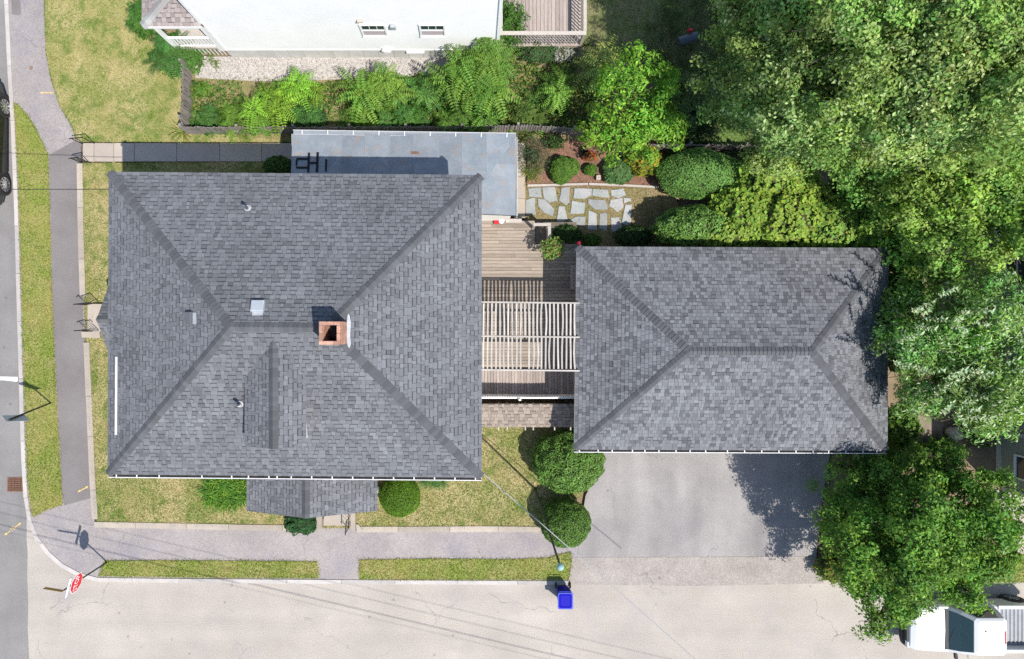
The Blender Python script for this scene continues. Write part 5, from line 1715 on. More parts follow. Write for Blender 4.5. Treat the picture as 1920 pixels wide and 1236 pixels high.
# potted flowers, stone block in the mulch bed
blk = thing('stone_block', 'small square pale stone block with a hole in the mulch bed', 'stone', at(1121, 335, 0.24))
q = at(1122, 333, 0.4)
put('block', MB().prism([(q.x - 0.09, q.y - 0.09), (q.x + 0.09, q.y - 0.09), (q.x + 0.09, q.y + 0.09), (q.x - 0.09, q.y + 0.09)], 0.2, 0.44, bevel=0.012), 'stone', blk)
put('socket', MB().tube([(q.x + 0.01, q.y, 0.43), (q.x + 0.01, q.y, 0.443)], 0.022, 10), 'soot', blk)

# ------------------------------------------------------------------ foliage


def leaf_mesh(name, pos, tan, nrm, length, width, cols, fold=0.25):
    """many folded two-triangle leaves in one mesh; arrays of shape (n, 3) / (n,)"""
    n = len(pos)
    tan = tan - nrm * np.sum(tan * nrm, axis=1, keepdims=True)
    tan /= np.linalg.norm(tan, axis=1, keepdims=True) + 1e-9
    bi = np.cross(nrm, tan)
    L = length[:, None]; W = width[:, None]
    base = pos - tan * L * 0.5
    tip = pos + tan * L * 0.5
    mid = pos - tan * L * 0.08
    lift = nrm * W * fold
    v = np.stack([base, mid - bi * W * 0.5 + lift, tip, mid + bi * W * 0.5 + lift], axis=1).reshape(-1, 3)
    i = np.arange(n)[:, None] * 4
    tri = np.concatenate([i + np.array([[0, 1, 2]]), i + np.array([[0, 2, 3]])], axis=1).reshape(-1)
    me = bpy.data.meshes.new(name)
    me.vertices.add(4 * n); me.vertices.foreach_set('co', v.astype(np.float32).ravel())
    me.loops.add(6 * n); me.loops.foreach_set('vertex_index', tri.astype(np.int32))
    me.polygons.add(2 * n)
    me.polygons.foreach_set('loop_start', np.arange(0, 6 * n, 3, dtype=np.int32))
    a = me.attributes.new('col', 'FLOAT_COLOR', 'POINT')
    c4 = np.concatenate([np.repeat(cols, 4, axis=0), np.ones((4 * n, 1))], axis=1)
    a.data.foreach_set('color', c4.astype(np.float32).ravel())
    me.update(calc_edges=True)
    me.validate()
    return me


def unit(a):
    return a / (np.linalg.norm(a, axis=1, keepdims=True) + 1e-9)


def rnd_dirs(n):
    return unit(rng.normal(size=(n, 3)))


def tint(n, base, var=0.22, alt=None, alt_p=0.0):
    c = np.tile(np.array(base), (n, 1)) * (1 + rng.normal(0, var, size=(n, 1))).clip(0.45, 1.7)
    c[:, 0] *= 1 + rng.normal(0, 0.10, n)
    if alt is not None:
        m = rng.random(n) < alt_p
        c[m] = np.array(alt) * (1 + rng.normal(0, 0.2, size=(m.sum(), 1))).clip(0.5, 1.6)
    return c.clip(0.004, 0.8)


class Leaves:
    def __init__(self):
        self.p, self.t, self.n, self.l, self.w, self.c = [], [], [], [], [], []

    def add(self, p, t, n, l, w, c):
        self.p.append(p); self.t.append(t); self.n.append(n); self.l.append(l); self.w.append(w); self.c.append(c)

    def mesh(self, name, fold=0.25):
        return leaf_mesh(name, np.concatenate(self.p), np.concatenate(self.t), unit(np.concatenate(self.n)), np.concatenate(self.l), np.concatenate(self.w), np.concatenate(self.c), fold)


def dome_leaves(lv, c, r, n, size, base, var=0.2, alt=None, alt_p=0.0, lump=0.08, lump_s=2.5, aspect=0.55, updir=0.35, loose=0.5, cut=-0.35, depth=0.12, seed=0.0):
    """leaves clothing an ellipsoid; c centre, r radii"""
    d = rnd_dirs(int(n * 1.6))
    d = d[d[:, 2] > cut][:n]
    n = len(d)
    k = np.array([noise.noise(Vector(q) * lump_s + Vector((seed, seed * 1.7, 3))) for q in d])
    rad = 1 + lump * k * 2 - rng.random(n) ** 2 * depth
    p = np.array(c) + d * np.array(r) * rad[:, None]
    nrm = unit(d / np.array(r) * np.mean(r) + np.array([0, 0, updir]) + rng.normal(0, loose, size=(n, 3)))
    l = size * rng.uniform(0.7, 1.35, n)
    col = tint(n, base, var, alt, alt_p) * (1 + 0.25 * k[:, None])
    lv.add(p, rnd_dirs(n), nrm, l, l * aspect, col)


def shrub(name, label, cat, px, py, z0, rx, ry, h, n, size, base, core=0.86, group=None, mat='leaf', lobes=None, **kw):
    """clipped or mounded shrub; (px, py) is where its middle shows, z taken at mid height"""
    c = at(px, py, z0 + h * 0.55)
    t = thing(name, label, cat, (c.x, c.y, z0), group)
    lv = Leaves()
    zc = z0 + h * 0.45
    cores = MB()
    for (ox, oy, kx, ky, kh) in (lobes or [(0, 0, 1, 1, 1)]):
        cc = (c.x + ox, c.y + oy, z0 + h * 0.42 * kh)
        rr = (rx * kx, ry * ky, h * 0.58 * kh)
        dome_leaves(lv, cc, rr, int(n * kx * ky), size, base, seed=px * 0.01 + ox, **kw)
        rings = []
        for a in range(8):
            th = math.pi * (0.02 + 0.96 * a / 7)
            rings.append([(cc[0] + rr[0] * core * math.sin(th) * math.cos(b), cc[1] + rr[1] * core * math.sin(th) * math.sin(b), max(z0, cc[2] - rr[2] * core * math.cos(th)))
                          for b in [2 * math.pi * k / 14 for k in range(14)]])
        cores.loft(rings)
    put('foliage', lv.mesh('foliage'), mat, t)
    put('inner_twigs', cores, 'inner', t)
    return t


def fronds(lv, c, count, length, base, var=0.15, arch=0.35, leaflets=9, tip=(1, 1, 1), rise=0.5, lw=0.25, start=0.0, zj=0.15):
    """whorl of arching pinnate leaves"""
    c = np.array(c)
    for i in range(count):
        az = start + 2 * math.pi * (i + rng.uniform(-0.3, 0.3)) / count
        L = length * rng.uniform(0.7, 1.15)
        el = rise * rng.uniform(0.4, 1.3)
        dh = np.array([math.cos(az), math.sin(az), 0])
        sd = np.array([-dh[1], dh[0], 0])
        k = np.linspace(0.18, 1.0, leaflets)
        droop = el * k - arch * 1.8 * k ** 2
        pts = c + np.array([0, 0, rng.uniform(-zj, zj)]) + dh * (k[:, None] * L) + np.array([0, 0, 1.0]) * (droop[:, None] * L)
        slope = el - arch * 3.6 * k
        fwd = unit(dh[None, :] + np.array([0, 0, 1.0])[None, :] * slope[:, None])
        up = unit(np.cross(fwd, np.tile(sd, (leaflets, 1))))
        up = np.where(up[:, 2:3] < 0, -up, up)
        ll = L * lw * (1 - 0.55 * np.abs(k - 0.5)) * rng.uniform(0.85, 1.1)
        tone = base * (1 + rng.normal(0, var))
        for s in (-1, 1):
            t = unit(fwd * 0.35 + sd[None, :] * s)
            p = pts + t * ll[:, None] * 0.5
            nn = unit(up + rng.normal(0, 0.18, size=(leaflets, 3)) - np.array([0, 0, 0.0]) + t * 0.12)
            cc = tone[None, :] * (1 + rng.normal(0, 0.10, size=(leaflets, 1)))
            lv.add(p, t, nn, ll, ll * 0.40, cc.clip(0.01, 0.8))
        # rachis
        lv.add(pts[:-1] * 0.5 + pts[1:] * 0.5, fwd[:-1], up[:-1], np.full(leaflets - 1, L / leaflets * 1.1), np.full(leaflets - 1, 0.012), np.tile(tone * 0.9, (leaflets - 1, 1)))


def sumac(label, px, py, ztop, nclump, spread, length, base, group=None, count=9, under=0, under_col=None, leaflets=9):
    """several whorled stems from one root"""
    c = at(px, py, ztop)
    t = thing('sumac_plant', label, 'plant', (c.x, c.y, 0.2), group)
    lv = Leaves()
    stems = MB()
    base = np.array(base)
    for i in range(nclump):
        a = rng.uniform(0, 2 * math.pi); r = spread * math.sqrt(rng.random()) if i else 0
        zt = ztop - rng.uniform(0, 0.45) * ztop * (1 if i else 0)
        q = np.array([c.x + r * math.cos(a), c.y + r * math.sin(a), zt])
        fronds(lv, q, int(count * rng.uniform(0.8, 1.2)), length * rng.uniform(0.75, 1.1), base * rng.uniform(0.6, 1.25) * np.array([rng.uniform(0.8, 1.15), 1, 1]), start=rng.uniform(0, 6), leaflets=leaflets)
        stems.tube([(c.x + r * 0.4 * math.cos(a), c.y + r * 0.4 * math.sin(a), 0.15), (q[0], q[1], zt - 0.02)], [0.022, 0.012], 5)
    if under:
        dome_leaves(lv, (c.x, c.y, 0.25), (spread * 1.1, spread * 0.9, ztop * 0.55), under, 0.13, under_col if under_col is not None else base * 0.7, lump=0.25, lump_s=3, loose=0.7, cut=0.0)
    put('foliage', lv.mesh('foliage'), 'leaf', t)
    put('stem', stems, 'bark', t)
    return t


def crown_leaves(lv, blobs, per, size, base, aspect=0.6, sub=0.42, alt=None, alt_p=0.0, var=0.2, updir=0.45, leaves_per=62, loose=0.55, cut=-0.45):
    """clumps of leaves spread over the outside of several blobs"""
    base0 = np.array(base)
    for (c, r) in blobs:
        base = base0 * rng.uniform(0.72, 1.25) * np.array([rng.uniform(0.85, 1.2), 1.0, rng.uniform(0.8, 1.2)])
        c = np.array(c); r = np.array(r)
        area = (r[0] * r[1] + r[0] * r[2] + r[1] * r[2]) / 3
        m = int(per * area)
        d = rnd_dirs(int(m * 1.8)); d = d[d[:, 2] > cut][:m]
        for q in d:
            cc = c + q * r * rng.uniform(0.72, 1.06)
            tone = np.array(base) * rng.uniform(0.62, 1.32)
            k = int(leaves_per * rng.uniform(0.6, 1.3))
            e = rnd_dirs(k)
            e[:, 2] *= 0.7
            p = cc + e * sub * rng.uniform(0.35, 1.0, size=(k, 1)) * rng.uniform(0.75, 1.25)
            nn = unit(e * 0.75 + q * 0.35 + np.array([0, 0, updir * 0.7]) + rng.normal(0, loose * 0.5, size=(k, 3)))
            l = size * rng.uniform(0.65, 1.3, k)
            lv.add(p, unit(e + rng.normal(0, 0.6, size=(k, 3))), nn, l, l * aspect, tint(k, tone, var * 0.6, alt, alt_p))


def tree(name, label, base_px, blobs_px, per, size, base, trunk_r, z0=0.15, mat='leaf', **kw):
    """blobs given as (px, py, z, rx, ry, rz) in photo position, height and metres"""
    b = at(*base_px, z0)
    t = thing(name, label, 'tree', b)
    blobs = []
    for px, py, z, rx, ry, rz in blobs_px:
        p = at(px, py, z)
        blobs.append(((p.x, p.y, z), (rx, ry, rz)))
    lv = Leaves()
    lobes = kw.pop('lobes', 0)
    shell = []
    if lobes:                                   # break every mass into uneven lobes with gaps between
        for c_, r_ in blobs:
            big = max(r_[0], r_[1])
            if big < 1.0:
                shell.append((c_, r_)); continue
            for _ in range(int(lobes * big)):
                d_ = rnd_dirs(1)[0]; d_[2] = abs(d_[2]) * 0.9 - 0.12
                k_ = rng.uniform(0.24, 0.46)
                cc_ = tuple(np.array(c_) + d_ * np.array(r_) * rng.uniform(0.62, 0.98))
                shell.append((cc_, (max(0.45, r_[0] * k_), max(0.45, r_[1] * k_ * rng.uniform(0.8, 1.2)), max(0.4, r_[2] * k_ * 1.1))))
        kw2 = dict(kw); kw2['alt_p'] = 0.0
        crown_leaves(lv, blobs, per * 0.4, size, tuple(np.array(base) * 0.95), **kw2)
        crown_leaves(lv, shell, per * 0.95, size, base, **kw)
    else:
        crown_leaves(lv, blobs, per, size, base, **kw)
    put('crown', lv.mesh('crown'), mat, t)
    fork = Vector((b.x, b.y, z0 + min(bl[0][2] for bl in blobs) * 0.45))
    wood = MB().tube([b - Vector((0, 0, 0.3)), b.lerp(fork, 0.5) + Vector((0.05, 0.04, 0)), fork], [trunk_r * 1.35, trunk_r, trunk_r * 0.8], 10)
    for c, r in blobs:
        c = Vector(c)
        mid = fork.lerp(c, 0.55) + Vector((random.uniform(-0.2, 0.2), random.uniform(-0.2, 0.2), 0.25))
        wood.tube([fork - Vector((0, 0, 0.15)), mid, c], [trunk_r * 0.6, trunk_r * 0.36, trunk_r * 0.16], 7)
        for _ in range(7):
            d = rnd_dirs(1)[0]; d[2] = abs(d[2]) * 0.7
            e = c + Vector((d[0] * r[0], d[1] * r[1], d[2] * r[2])) * 0.93
            wood.tube([c.lerp(mid, random.uniform(0.0, 0.6)), c.lerp(e, 0.55) + Vector((0, 0, 0.1)), e], [trunk_r * 0.18, trunk_r * 0.10, 0.008], 5)
    put('trunk', wood, 'bark', t)
    return t


YEW = (0.085, 0.17, 0.024)
# clipped and mounded shrubs
shrub('round_shrub', 'large rounded holly mound with dark gaps beside the garage corner', 'shrub', 1066, 868, ZL, 1.45, 1.25, 2.1, 15000, 0.085, (0.105, 0.205, 0.034), lump=0.06, lump_s=4.0, depth=0.18, core=0.80, loose=0.6, mat='waxleaf')
shrub('round_shrub', 'smooth round yew ball at the drive corner beside the flagpole', 'shrub', 1061, 983, ZL, 1.03, 0.97, 1.9, 13000, 0.062, YEW, lump=0.035, lump_s=4, depth=0.10, loose=0.6, mat='waxleaf')
shrub('round_shrub', 'low bright green clipped mound below the south porch roof', 'shrub', 749, 932, ZL, 0.84, 0.86, 1.25, 10000, 0.055, (0.105, 0.21, 0.016), lump=0.035, depth=0.06, loose=0.65)
shrub('oval_shrub', 'big oval clipped bush beside the back fence', 'shrub', 1315, 325, 0.2, 1.72, 0.98, 1.9, 13000, 0.10, (0.14, 0.28, 0.065), lump=0.06, lump_s=2.2, depth=0.10, aspect=0.42, loose=0.5)
shrub('rhododendron', 'glossy rhododendron mound touching the garage roof edge', 'shrub', 1300, 425, 0.2, 1.5, 0.80, 2.5, 8000, 0.15, (0.13, 0.25, 0.05), lump=0.12, lump_s=3, depth=0.2, aspect=0.33, loose=0.6, mat='waxleaf')
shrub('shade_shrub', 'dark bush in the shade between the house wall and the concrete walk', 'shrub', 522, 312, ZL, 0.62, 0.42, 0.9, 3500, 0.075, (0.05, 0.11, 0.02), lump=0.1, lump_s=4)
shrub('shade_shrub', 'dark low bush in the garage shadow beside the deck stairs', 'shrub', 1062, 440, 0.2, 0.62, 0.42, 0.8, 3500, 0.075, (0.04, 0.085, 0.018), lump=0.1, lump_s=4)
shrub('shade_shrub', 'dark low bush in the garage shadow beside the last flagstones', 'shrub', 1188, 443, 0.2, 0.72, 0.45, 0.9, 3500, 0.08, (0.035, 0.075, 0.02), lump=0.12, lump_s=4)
shrub('shade_shrub', 'light green fern clump between two dark bushes by the garage wall', 'plant', 1110, 450, 0.2, 0.35, 0.25, 0.5, 1200, 0.10, (0.07, 0.14, 0.02), lump=0.2, lump_s=4, aspect=0.3)
shrub('groundcover_shrub', 'low spreading juniper spilling over the kerb beside the south steps', 'shrub', 565, 983, ZL, 0.66, 0.42, 0.45, 3200, 0.085, (0.04, 0.11, 0.035), lump=0.2, lump_s=3, loose=0.7)
shrub('two_lobed_shrub', 'bright two-lobed clipped shrub in the mulch bed', 'shrub', 1058, 316, 0.24, 0.5, 0.5, 0.75, 4200, 0.07, (0.10, 0.20, 0.03), lobes=[(-0.12, -0.05, 0.95, 1.15, 1), (0.28, 0.10, 0.75, 0.7, 0.8)])
shrub('small_shrub', 'small rounded shrub in the middle of the mulch bed', 'shrub', 1107, 318, 0.24, 0.27, 0.24, 0.42, 1300, 0.07, (0.09, 0.19, 0.025))
shrub('hosta', 'blue-green hosta clump at the right end of the mulch bed', 'plant', 1160, 320, 0.24, 0.62, 0.52, 0.6, 1500, 0.17, (0.085, 0.17, 0.05), aspect=0.5, loose=0.35, lump=0.12, lump_s=4)
shrub('yellow_shrub', 'yellow-tipped shrub at the foot of the bright green tree', 'shrub', 1207, 300, 0.24, 0.72, 0.6, 1.1, 2600, 0.13, (0.13, 0.20, 0.025), alt=(0.42, 0.30, 0.03), alt_p=0.35, lump=0.15, lump_s=3)
shrub('wispy_shrub', 'thin grey-green wispy shrub at the corner of the blue low roof', 'shrub', 1002, 292, 0.24, 0.62, 0.85, 1.3, 2600, 0.075, (0.075, 0.115, 0.05), lump=0.3, lump_s=3, depth=0.6, core=0.35, loose=0.9, aspect=0.3)
shrub('weedy_shrub', 'dark weedy shrub against the fence above the mulch bed', 'shrub', 1040, 266, 0.24, 0.42, 0.3, 0.7, 900, 0.09, (0.06, 0.11, 0.03), lump=0.3, lump_s=3, depth=0.6, core=0.4, loose=0.9)

# strap-leaved clumps


def strap_clump(name, label, px, py, z0, n, length, spread, base, alt=None, alt_p=0.0, w=0.03, half=False):
    c = at(px, py, z0 + 0.15)
    t = thing(name, label, 'plant', (c.x, c.y, z0))
    mb_p, mb_t, mb_n, mb_l, mb_w, mb_c = [], [], [], [], [], []
    lv = Leaves()
    for i in range(n):
        ox, oy = rng.uniform(-1, 1, 2)
        if ox * ox + oy * oy > 1: continue
        az = rng.uniform(0, 6.28); L = length * rng.uniform(0.6, 1.15)
        p = np.array([c.x + ox * spread[0], c.y + oy * spread[1], z0 + 0.02])
        dh = np.array([math.cos(az), math.sin(az), 0])
        el = rng.uniform(0.5, 1.4)
        col = tint(1, base, 0.2, alt, alt_p)[0]
        k = np.linspace(0, 1, 5)
        pts = p + dh * (k[:, None] * L * 0.8) + np.array([0, 0, 1.0]) * ((el * k - (el * 0.75) * k ** 2)[:, None] * L)
        seg = pts[1:] - pts[:-1]
        fw = unit(seg)
        up = unit(np.cross(fw, np.tile(np.array([-dh[1], dh[0], 0]), (4, 1)))); up = np.where(up[:, 2:3] < 0, -up, up)
        lv.add((pts[1:] + pts[:-1]) / 2, fw, up, np.linalg.norm(seg, axis=1) * 1.35, w * np.array([1.0, 1.1, 0.9, 0.55]), np.tile(col, (4, 1)))
    put('blades', lv.mesh('blades', 0.1), 'leaf', t)
    return t


strap_clump('daylily_bed', 'dense bright green daylily bed left of the south porch roof', 425, 922, ZL, 1500, 0.62, (0.9, 0.55), (0.075, 0.19, 0.022), (0.17, 0.28, 0.03), 0.3, w=0.045)
strap_clump('grass_clump', 'pale grassy clump at the wall right of the clipped mound', 812, 905, ZL, 260, 0.45, (0.5, 0.14), (0.12, 0.22, 0.06))
strap_clump('agave', 'spiky yellow-green striped plant at the fence corner on the lawn', 341, 247, ZL, 62, 0.62, (0.06, 0.06), (0.16, 0.20, 0.04), (0.34, 0.32, 0.10), 0.4, w=0.06)
strap_clump('iris_clump', 'yellow-green strap leaves beside the concrete side walk', 996, 327, 0.24, 90, 0.6, (0.2, 0.22), (0.20, 0.24, 0.04), w=0.035)
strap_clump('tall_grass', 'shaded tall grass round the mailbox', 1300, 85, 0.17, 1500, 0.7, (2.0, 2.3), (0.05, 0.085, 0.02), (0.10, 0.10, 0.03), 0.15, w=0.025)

# flowers
fl = thing('flower_pot', 'black square pot of red flowers in the mulch bed', 'flower pot', at(1103, 292, 0.24))
q = at(1098, 290, 0.42)
put('pot', MB().loft([[(q.x + sx * w, q.y + sy * w, z) for sx, sy in ((-1, -1), (1, -1), (1, 1), (-1, 1))] for w, z in ((0.11, 0.24), (0.15, 0.50), (0.13, 0.50), (0.11, 0.34))]), 'pot', fl)
lv = Leaves()
dome_leaves(lv, (q.x + 0.18, q.y - 0.08, 0.42), (0.30, 0.20, 0.22), 420, 0.07, (0.10, 0.18, 0.03), alt=(0.60, 0.08, 0.035), alt_p=0.5, loose=0.8)
put('blossoms', lv.mesh('blossoms'), 'leaf', fl)

hb = thing('hanging_basket', 'hanging basket of pale green leaves and red blossoms over the deck edge', 'flower basket', at(1036, 465, 0.3))
q = at(1036, 464, 2.0)
put('basket', MB().lathe((q.x, q.y, 1.72), [(0.06, 0), (0.16, 0.06), (0.2, 0.22), (0.18, 0.22), (0.12, 0.1)], 14), 'pot', hb)
put('hook_pole', MB().tube([(q.x + 0.42, q.y + 0.1, 0.3), (q.x + 0.42, q.y + 0.1, 2.45), (q.x + 0.25, q.y + 0.06, 2.62), (q.x, q.y, 2.5), (q.x, q.y, 1.98)], 0.014, 6), 'iron', hb)
lv = Leaves()
dome_leaves(lv, (q.x + 0.02, q.y - 0.02, 1.86), (0.46, 0.42, 0.26), 1100, 0.085, (0.17, 0.29, 0.06), alt=(0.40, 0.05, 0.06), alt_p=0.10, lump=0.3, lump_s=3, loose=0.8, depth=0.4)
put('foliage', lv.mesh('foliage'), 'leaf', hb)
rb2 = thing('red_flower', 'single red flower head at the garage roof corner', 'flower', at(1086, 459, 0.3))
q = at(1086, 458, 3.2)
lv = Leaves(); dome_leaves(lv, (q.x, q.y + 0.05, 3.15), (0.055, 0.055, 0.05), 50, 0.05, (0.45, 0.02, 0.06), loose=0.8, cut=-1)
put('petals', lv.mesh('petals'), 'leaf', rb2)
put('stem', MB().tube([(q.x - 0.05, q.y + 0.1, 0.3), (q.x, q.y + 0.05, 3.1)], 0.012, 5), 'postgreen', rb2)

# weedy sumac bed
SU, SB_, SD = np.array((0.185, 0.34, 0.05)), np.array((0.23, 0.40, 0.04)), np.array((0.095, 0.21, 0.045))
sumac('star-shaped bright sumac over the middle of the left weed bed', 503, 183, 1.5, 6, 0.75, 0.85, SB_, count=8, under=1400, under_col=(0.085, 0.185, 0.035))
sumac('bright sumac whorls near the gravel in the left weed bed', 562, 168, 1.4, 5, 0.6, 0.75, SB_, count=8, under=1200, under_col=(0.085, 0.185, 0.035))
sumac('low yellow-green sumac beside the fence in the left weed bed', 470, 214, 1.2, 7, 0.6, 0.65, SU, count=8, under=1300, under_col=(0.10, 0.2, 0.03))
sumac('small yellow-green weeds at the corner of the short fence', 372, 165, 0.6, 4, 0.3, 0.35, SU * 0.9, count=7, under=500, leaflets=7)
sumac('dark feathery weed against the left fence corner', 385, 220, 0.9, 7, 0.55, 0.4, SD, count=9, under=1900, under_col=(0.055, 0.14, 0.03), leaflets=8)
sumac('yellow-green feathery weed right of the fence corner', 432, 214, 1.0, 8, 0.6, 0.45, SU * 0.85, count=9, under=1700, under_col=(0.11, 0.2, 0.02), leaflets=8)
sumac('dull green feathery weed under the bright sumacs', 575, 212, 1.1, 8, 0.6, 0.45, SD * 1.1, count=9, under=1600, under_col=(0.06, 0.14, 0.045), leaflets=8)
sumac('vivid yellow weed clump near the end of the left weed bed', 567, 224, 0.7, 4, 0.25, 0.35, (0.24, 0.31, 0.02), count=8, leaflets=6)
sumac('tall pale sumac beside the bare patch in the weed bed', 690, 170, 1.6, 6, 0.8, 0.85, SU, count=8, under=1400, under_col=(0.09, 0.20, 0.035))
sumac('mid green sumac below the first house window', 722, 152, 1.7, 4, 0.5, 0.85, SU * 0.85, count=8, under=700, under_col=(0.09, 0.20, 0.035))
sumac('dense leafy weed along the fence below the second house window', 755, 212, 1.1, 8, 0.85, 0.45, SD * 1.35, count=9, under=2600, under_col=(0.07, 0.17, 0.025), leaflets=8)
sumac('bright low weed at the fence end of the bare patch', 680, 228, 0.7, 5, 0.7, 0.4, SU * 0.8, count=8, under=1200, under_col=(0.11, 0.2, 0.03), leaflets=7)
sumac('broad green weed in the centre of the weed bed', 800, 165, 1.3, 6, 0.75, 0.55, SD * 1.3, count=9, under=2200, under_col=(0.07, 0.17, 0.03))
sumac('tall arching sumac reaching over the white foundation', 860, 120, 2.4, 6, 0.8, 0.95, SU * 0.95, count=9, under=1100, under_col=(0.085, 0.20, 0.035))
sumac('tall dark sumac at the corner of the white house', 915, 120, 2.4, 7, 0.9, 0.9, SU * 0.75, count=9, under=1400, under_col=(0.085, 0.20, 0.035))
sumac('large sumac in front of the back deck', 905, 175, 2.0, 7, 0.95, 0.9, SU * 0.9, count=9, under=1800, under_col=(0.06, 0.14, 0.03))
sumac('leafy sumac along the fence below the back deck', 870, 214, 1.4, 7, 0.9, 0.65, SU * 0.85, count=9, under=1900, under_col=(0.08, 0.18, 0.03))
sumac('scrubby weeds at the wavy end of the fence', 990, 215, 0.9, 6, 0.9, 0.45, (0.11, 0.18, 0.035), count=8, under=1500, under_col=(0.11, 0.17, 0.035), leaflets=7)
sumac('fan-shaped green sumac below the deck corner', 1045, 172, 1.5, 6, 0.7, 0.75, SU * 0.85, count=9, under=900, under_col=(0.06, 0.14, 0.03))
sumac('pale yellow sumac star at the edge of the shaded yard', 1135, 128, 2.1, 7, 0.7, 0.95, (0.24, 0.31, 0.075), count=9, under=900, under_col=(0.09, 0.18, 0.03))
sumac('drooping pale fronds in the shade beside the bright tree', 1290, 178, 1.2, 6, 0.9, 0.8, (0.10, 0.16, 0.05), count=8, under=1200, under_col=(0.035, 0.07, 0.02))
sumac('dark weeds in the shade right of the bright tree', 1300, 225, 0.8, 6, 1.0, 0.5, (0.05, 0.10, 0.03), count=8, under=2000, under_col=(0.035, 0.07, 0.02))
sumac('dense sumac thicket spilling from the white porch rail', 318, 84, 1.3, 12, 0.95, 0.55, np.array((0.075, 0.18, 0.04)), count=9, under=3200, under_col=(0.085, 0.20, 0.035))
sumac('sumac thicket between the lawn and the shingled porch', 256, 24, 1.4, 7, 0.6, 0.6, np.array((0.085, 0.20, 0.035)), count=9, under=1800, under_col=(0.06, 0.15, 0.02))
sumac('scattered leafy vine at the end of the gravel strip', 395, 100, 0.4, 6, 0.7, 0.28, (0.13, 0.22, 0.03), count=7, leaflets=5)
shrub('potted_vine', 'leafy vine sprawling over the left side of the back deck', 'plant', 958, 40, 0.96, 0.55, 0.85, 1.1, 2800, 0.09, (0.065, 0.16, 0.025), lump=0.35, lump_s=3, depth=0.4, core=0.6)
shrub('grey_shrub', 'grey-green shrub under the back deck rail', 'shrub', 1010, 97, 0.17, 0.8, 0.42, 0.8, 2200, 0.09, (0.06, 0.12, 0.04), lump=0.2, lump_s=3)
shrub('silver_shrub', 'small silvery-leaved shrub at the back deck corner', 'shrub', 1052, 98, 0.17, 0.6, 0.38, 0.7, 1500, 0.08, (0.30, 0.32, 0.27), lump=0.25, lump_s=3, depth=0.4)

# trees
tree('bright_tree', 'bright yellow-green young tree at the corner of the mulch bed', (1185, 215),
     [(1185, 190, 3.2, 1.7, 1.5, 1.2), (1150, 235, 2.8, 1.3, 1.1, 1.0), (1225, 235, 2.8, 1.2, 1.2, 1.0), (1200, 140, 2.9, 1.3, 1.0, 1.0), (1160, 275, 2.2, 0.9, 0.7, 0.8)],
     26, 0.17, (0.16, 0.33, 0.035), 0.08, aspect=0.42, sub=0.36, alt=(0.26, 0.42, 0.05), alt_p=0.25)
tree('oak_tree', 'large oak with pale sunlit leaves filling the top right yard', (1560, 190),
     [(1500, 90, 6.6, 2.6, 2.4, 1.9), (1640, 60, 8.8, 2.8, 2.4, 2.2), (1600, 190, 7.9, 2.6, 2.0, 2.0), (1470, 195, 5.8, 2.2, 1.9, 1.7), (1400, 140, 5.0, 1.9, 2.0, 1.6), (1700, 160, 8.8, 2.2, 2.2, 2.0),
      (1440, 20, 5.5, 2.0, 1.8, 1.6), (1560, -20, 7.2, 2.6, 2.2, 2.0), (1490, 262, 4.6, 1.8, 1.2, 1.3), (1620, 262, 5.6, 2.0, 1.4, 1.4)],
     25, 0.125, (0.21, 0.335, 0.085), 0.30, aspect=0.6, sub=0.42, alt=(0.40, 0.50, 0.21), alt_p=0.28, leaves_per=80, lobes=4.2)
tree('oak_tree', 'second pale-leaved oak against the right edge above the vines', (1835, 200),
     [(1780, 60, 9.4, 2.4, 2.4, 2.1), (1870, 130, 9.6, 2.4, 2.4, 2.2), (1800, 190, 8.4, 2.2, 1.9, 1.9), (1900, 30, 9.2, 2.4, 2.3, 2.0), (1890, 220, 7.6, 2.2, 2.0, 1.8), (1730, 230, 6.2, 2.0, 1.4, 1.5)],
     25, 0.125, (0.24, 0.365, 0.09), 0.28, aspect=0.6, sub=0.42, alt=(0.40, 0.49, 0.20), alt_p=0.32, leaves_per=80, lobes=4.2)
tree('maple_tree', 'dense mid green tree between the vines and the sage house', (1800, 400),
     [(1760, 360, 5.0, 1.9, 1.7, 1.6), (1850, 330, 5.6, 2.0, 1.6, 1.6), (1880, 420, 5.6, 1.7, 1.6, 1.5), (1790, 440, 4.8, 1.7, 1.4, 1.4), (1700, 420, 3.6, 1.2, 1.3, 1.2), (1710, 520, 3.4, 0.9, 1.3, 1.0), (1650, 330, 4.0, 1.4, 1.2, 1.2), (1720, 320, 4.6, 1.3, 1.1, 1.2), (1590, 315, 3.4, 1.1, 0.8, 0.9)],
     25, 0.14, (0.22, 0.39, 0.07), 0.18, aspect=0.6, sub=0.40, leaves_per=75, alt=(0.28, 0.40, 0.10), alt_p=0.28, lobes=5)
silver = tree('silver_tree', 'silvery-leaved tree with upright shoots overhanging the garage roof', (1790, 665),
              [(1760, 620, 4.6, 1.6, 1.5, 1.3), (1840, 600, 5.2, 1.6, 1.6, 1.4), (1780, 700, 4.8, 1.7, 1.4, 1.3), (1860, 700, 5.4, 1.6, 1.5, 1.4), (1690, 660, 4.3, 1.0, 1.1, 0.9), (1820, 770, 4.6, 1.5, 0.9, 1.1),
               (1730, 745, 4.0, 1.1, 0.8, 0.9), (1700, 590, 3.6, 0.9, 1.2, 0.9)],
              26, 0.15, (0.19, 0.36, 0.075), 0.16, aspect=0.38, sub=0.40, leaves_per=75, alt=(0.46, 0.56, 0.34), alt_p=0.2, lobes=5)
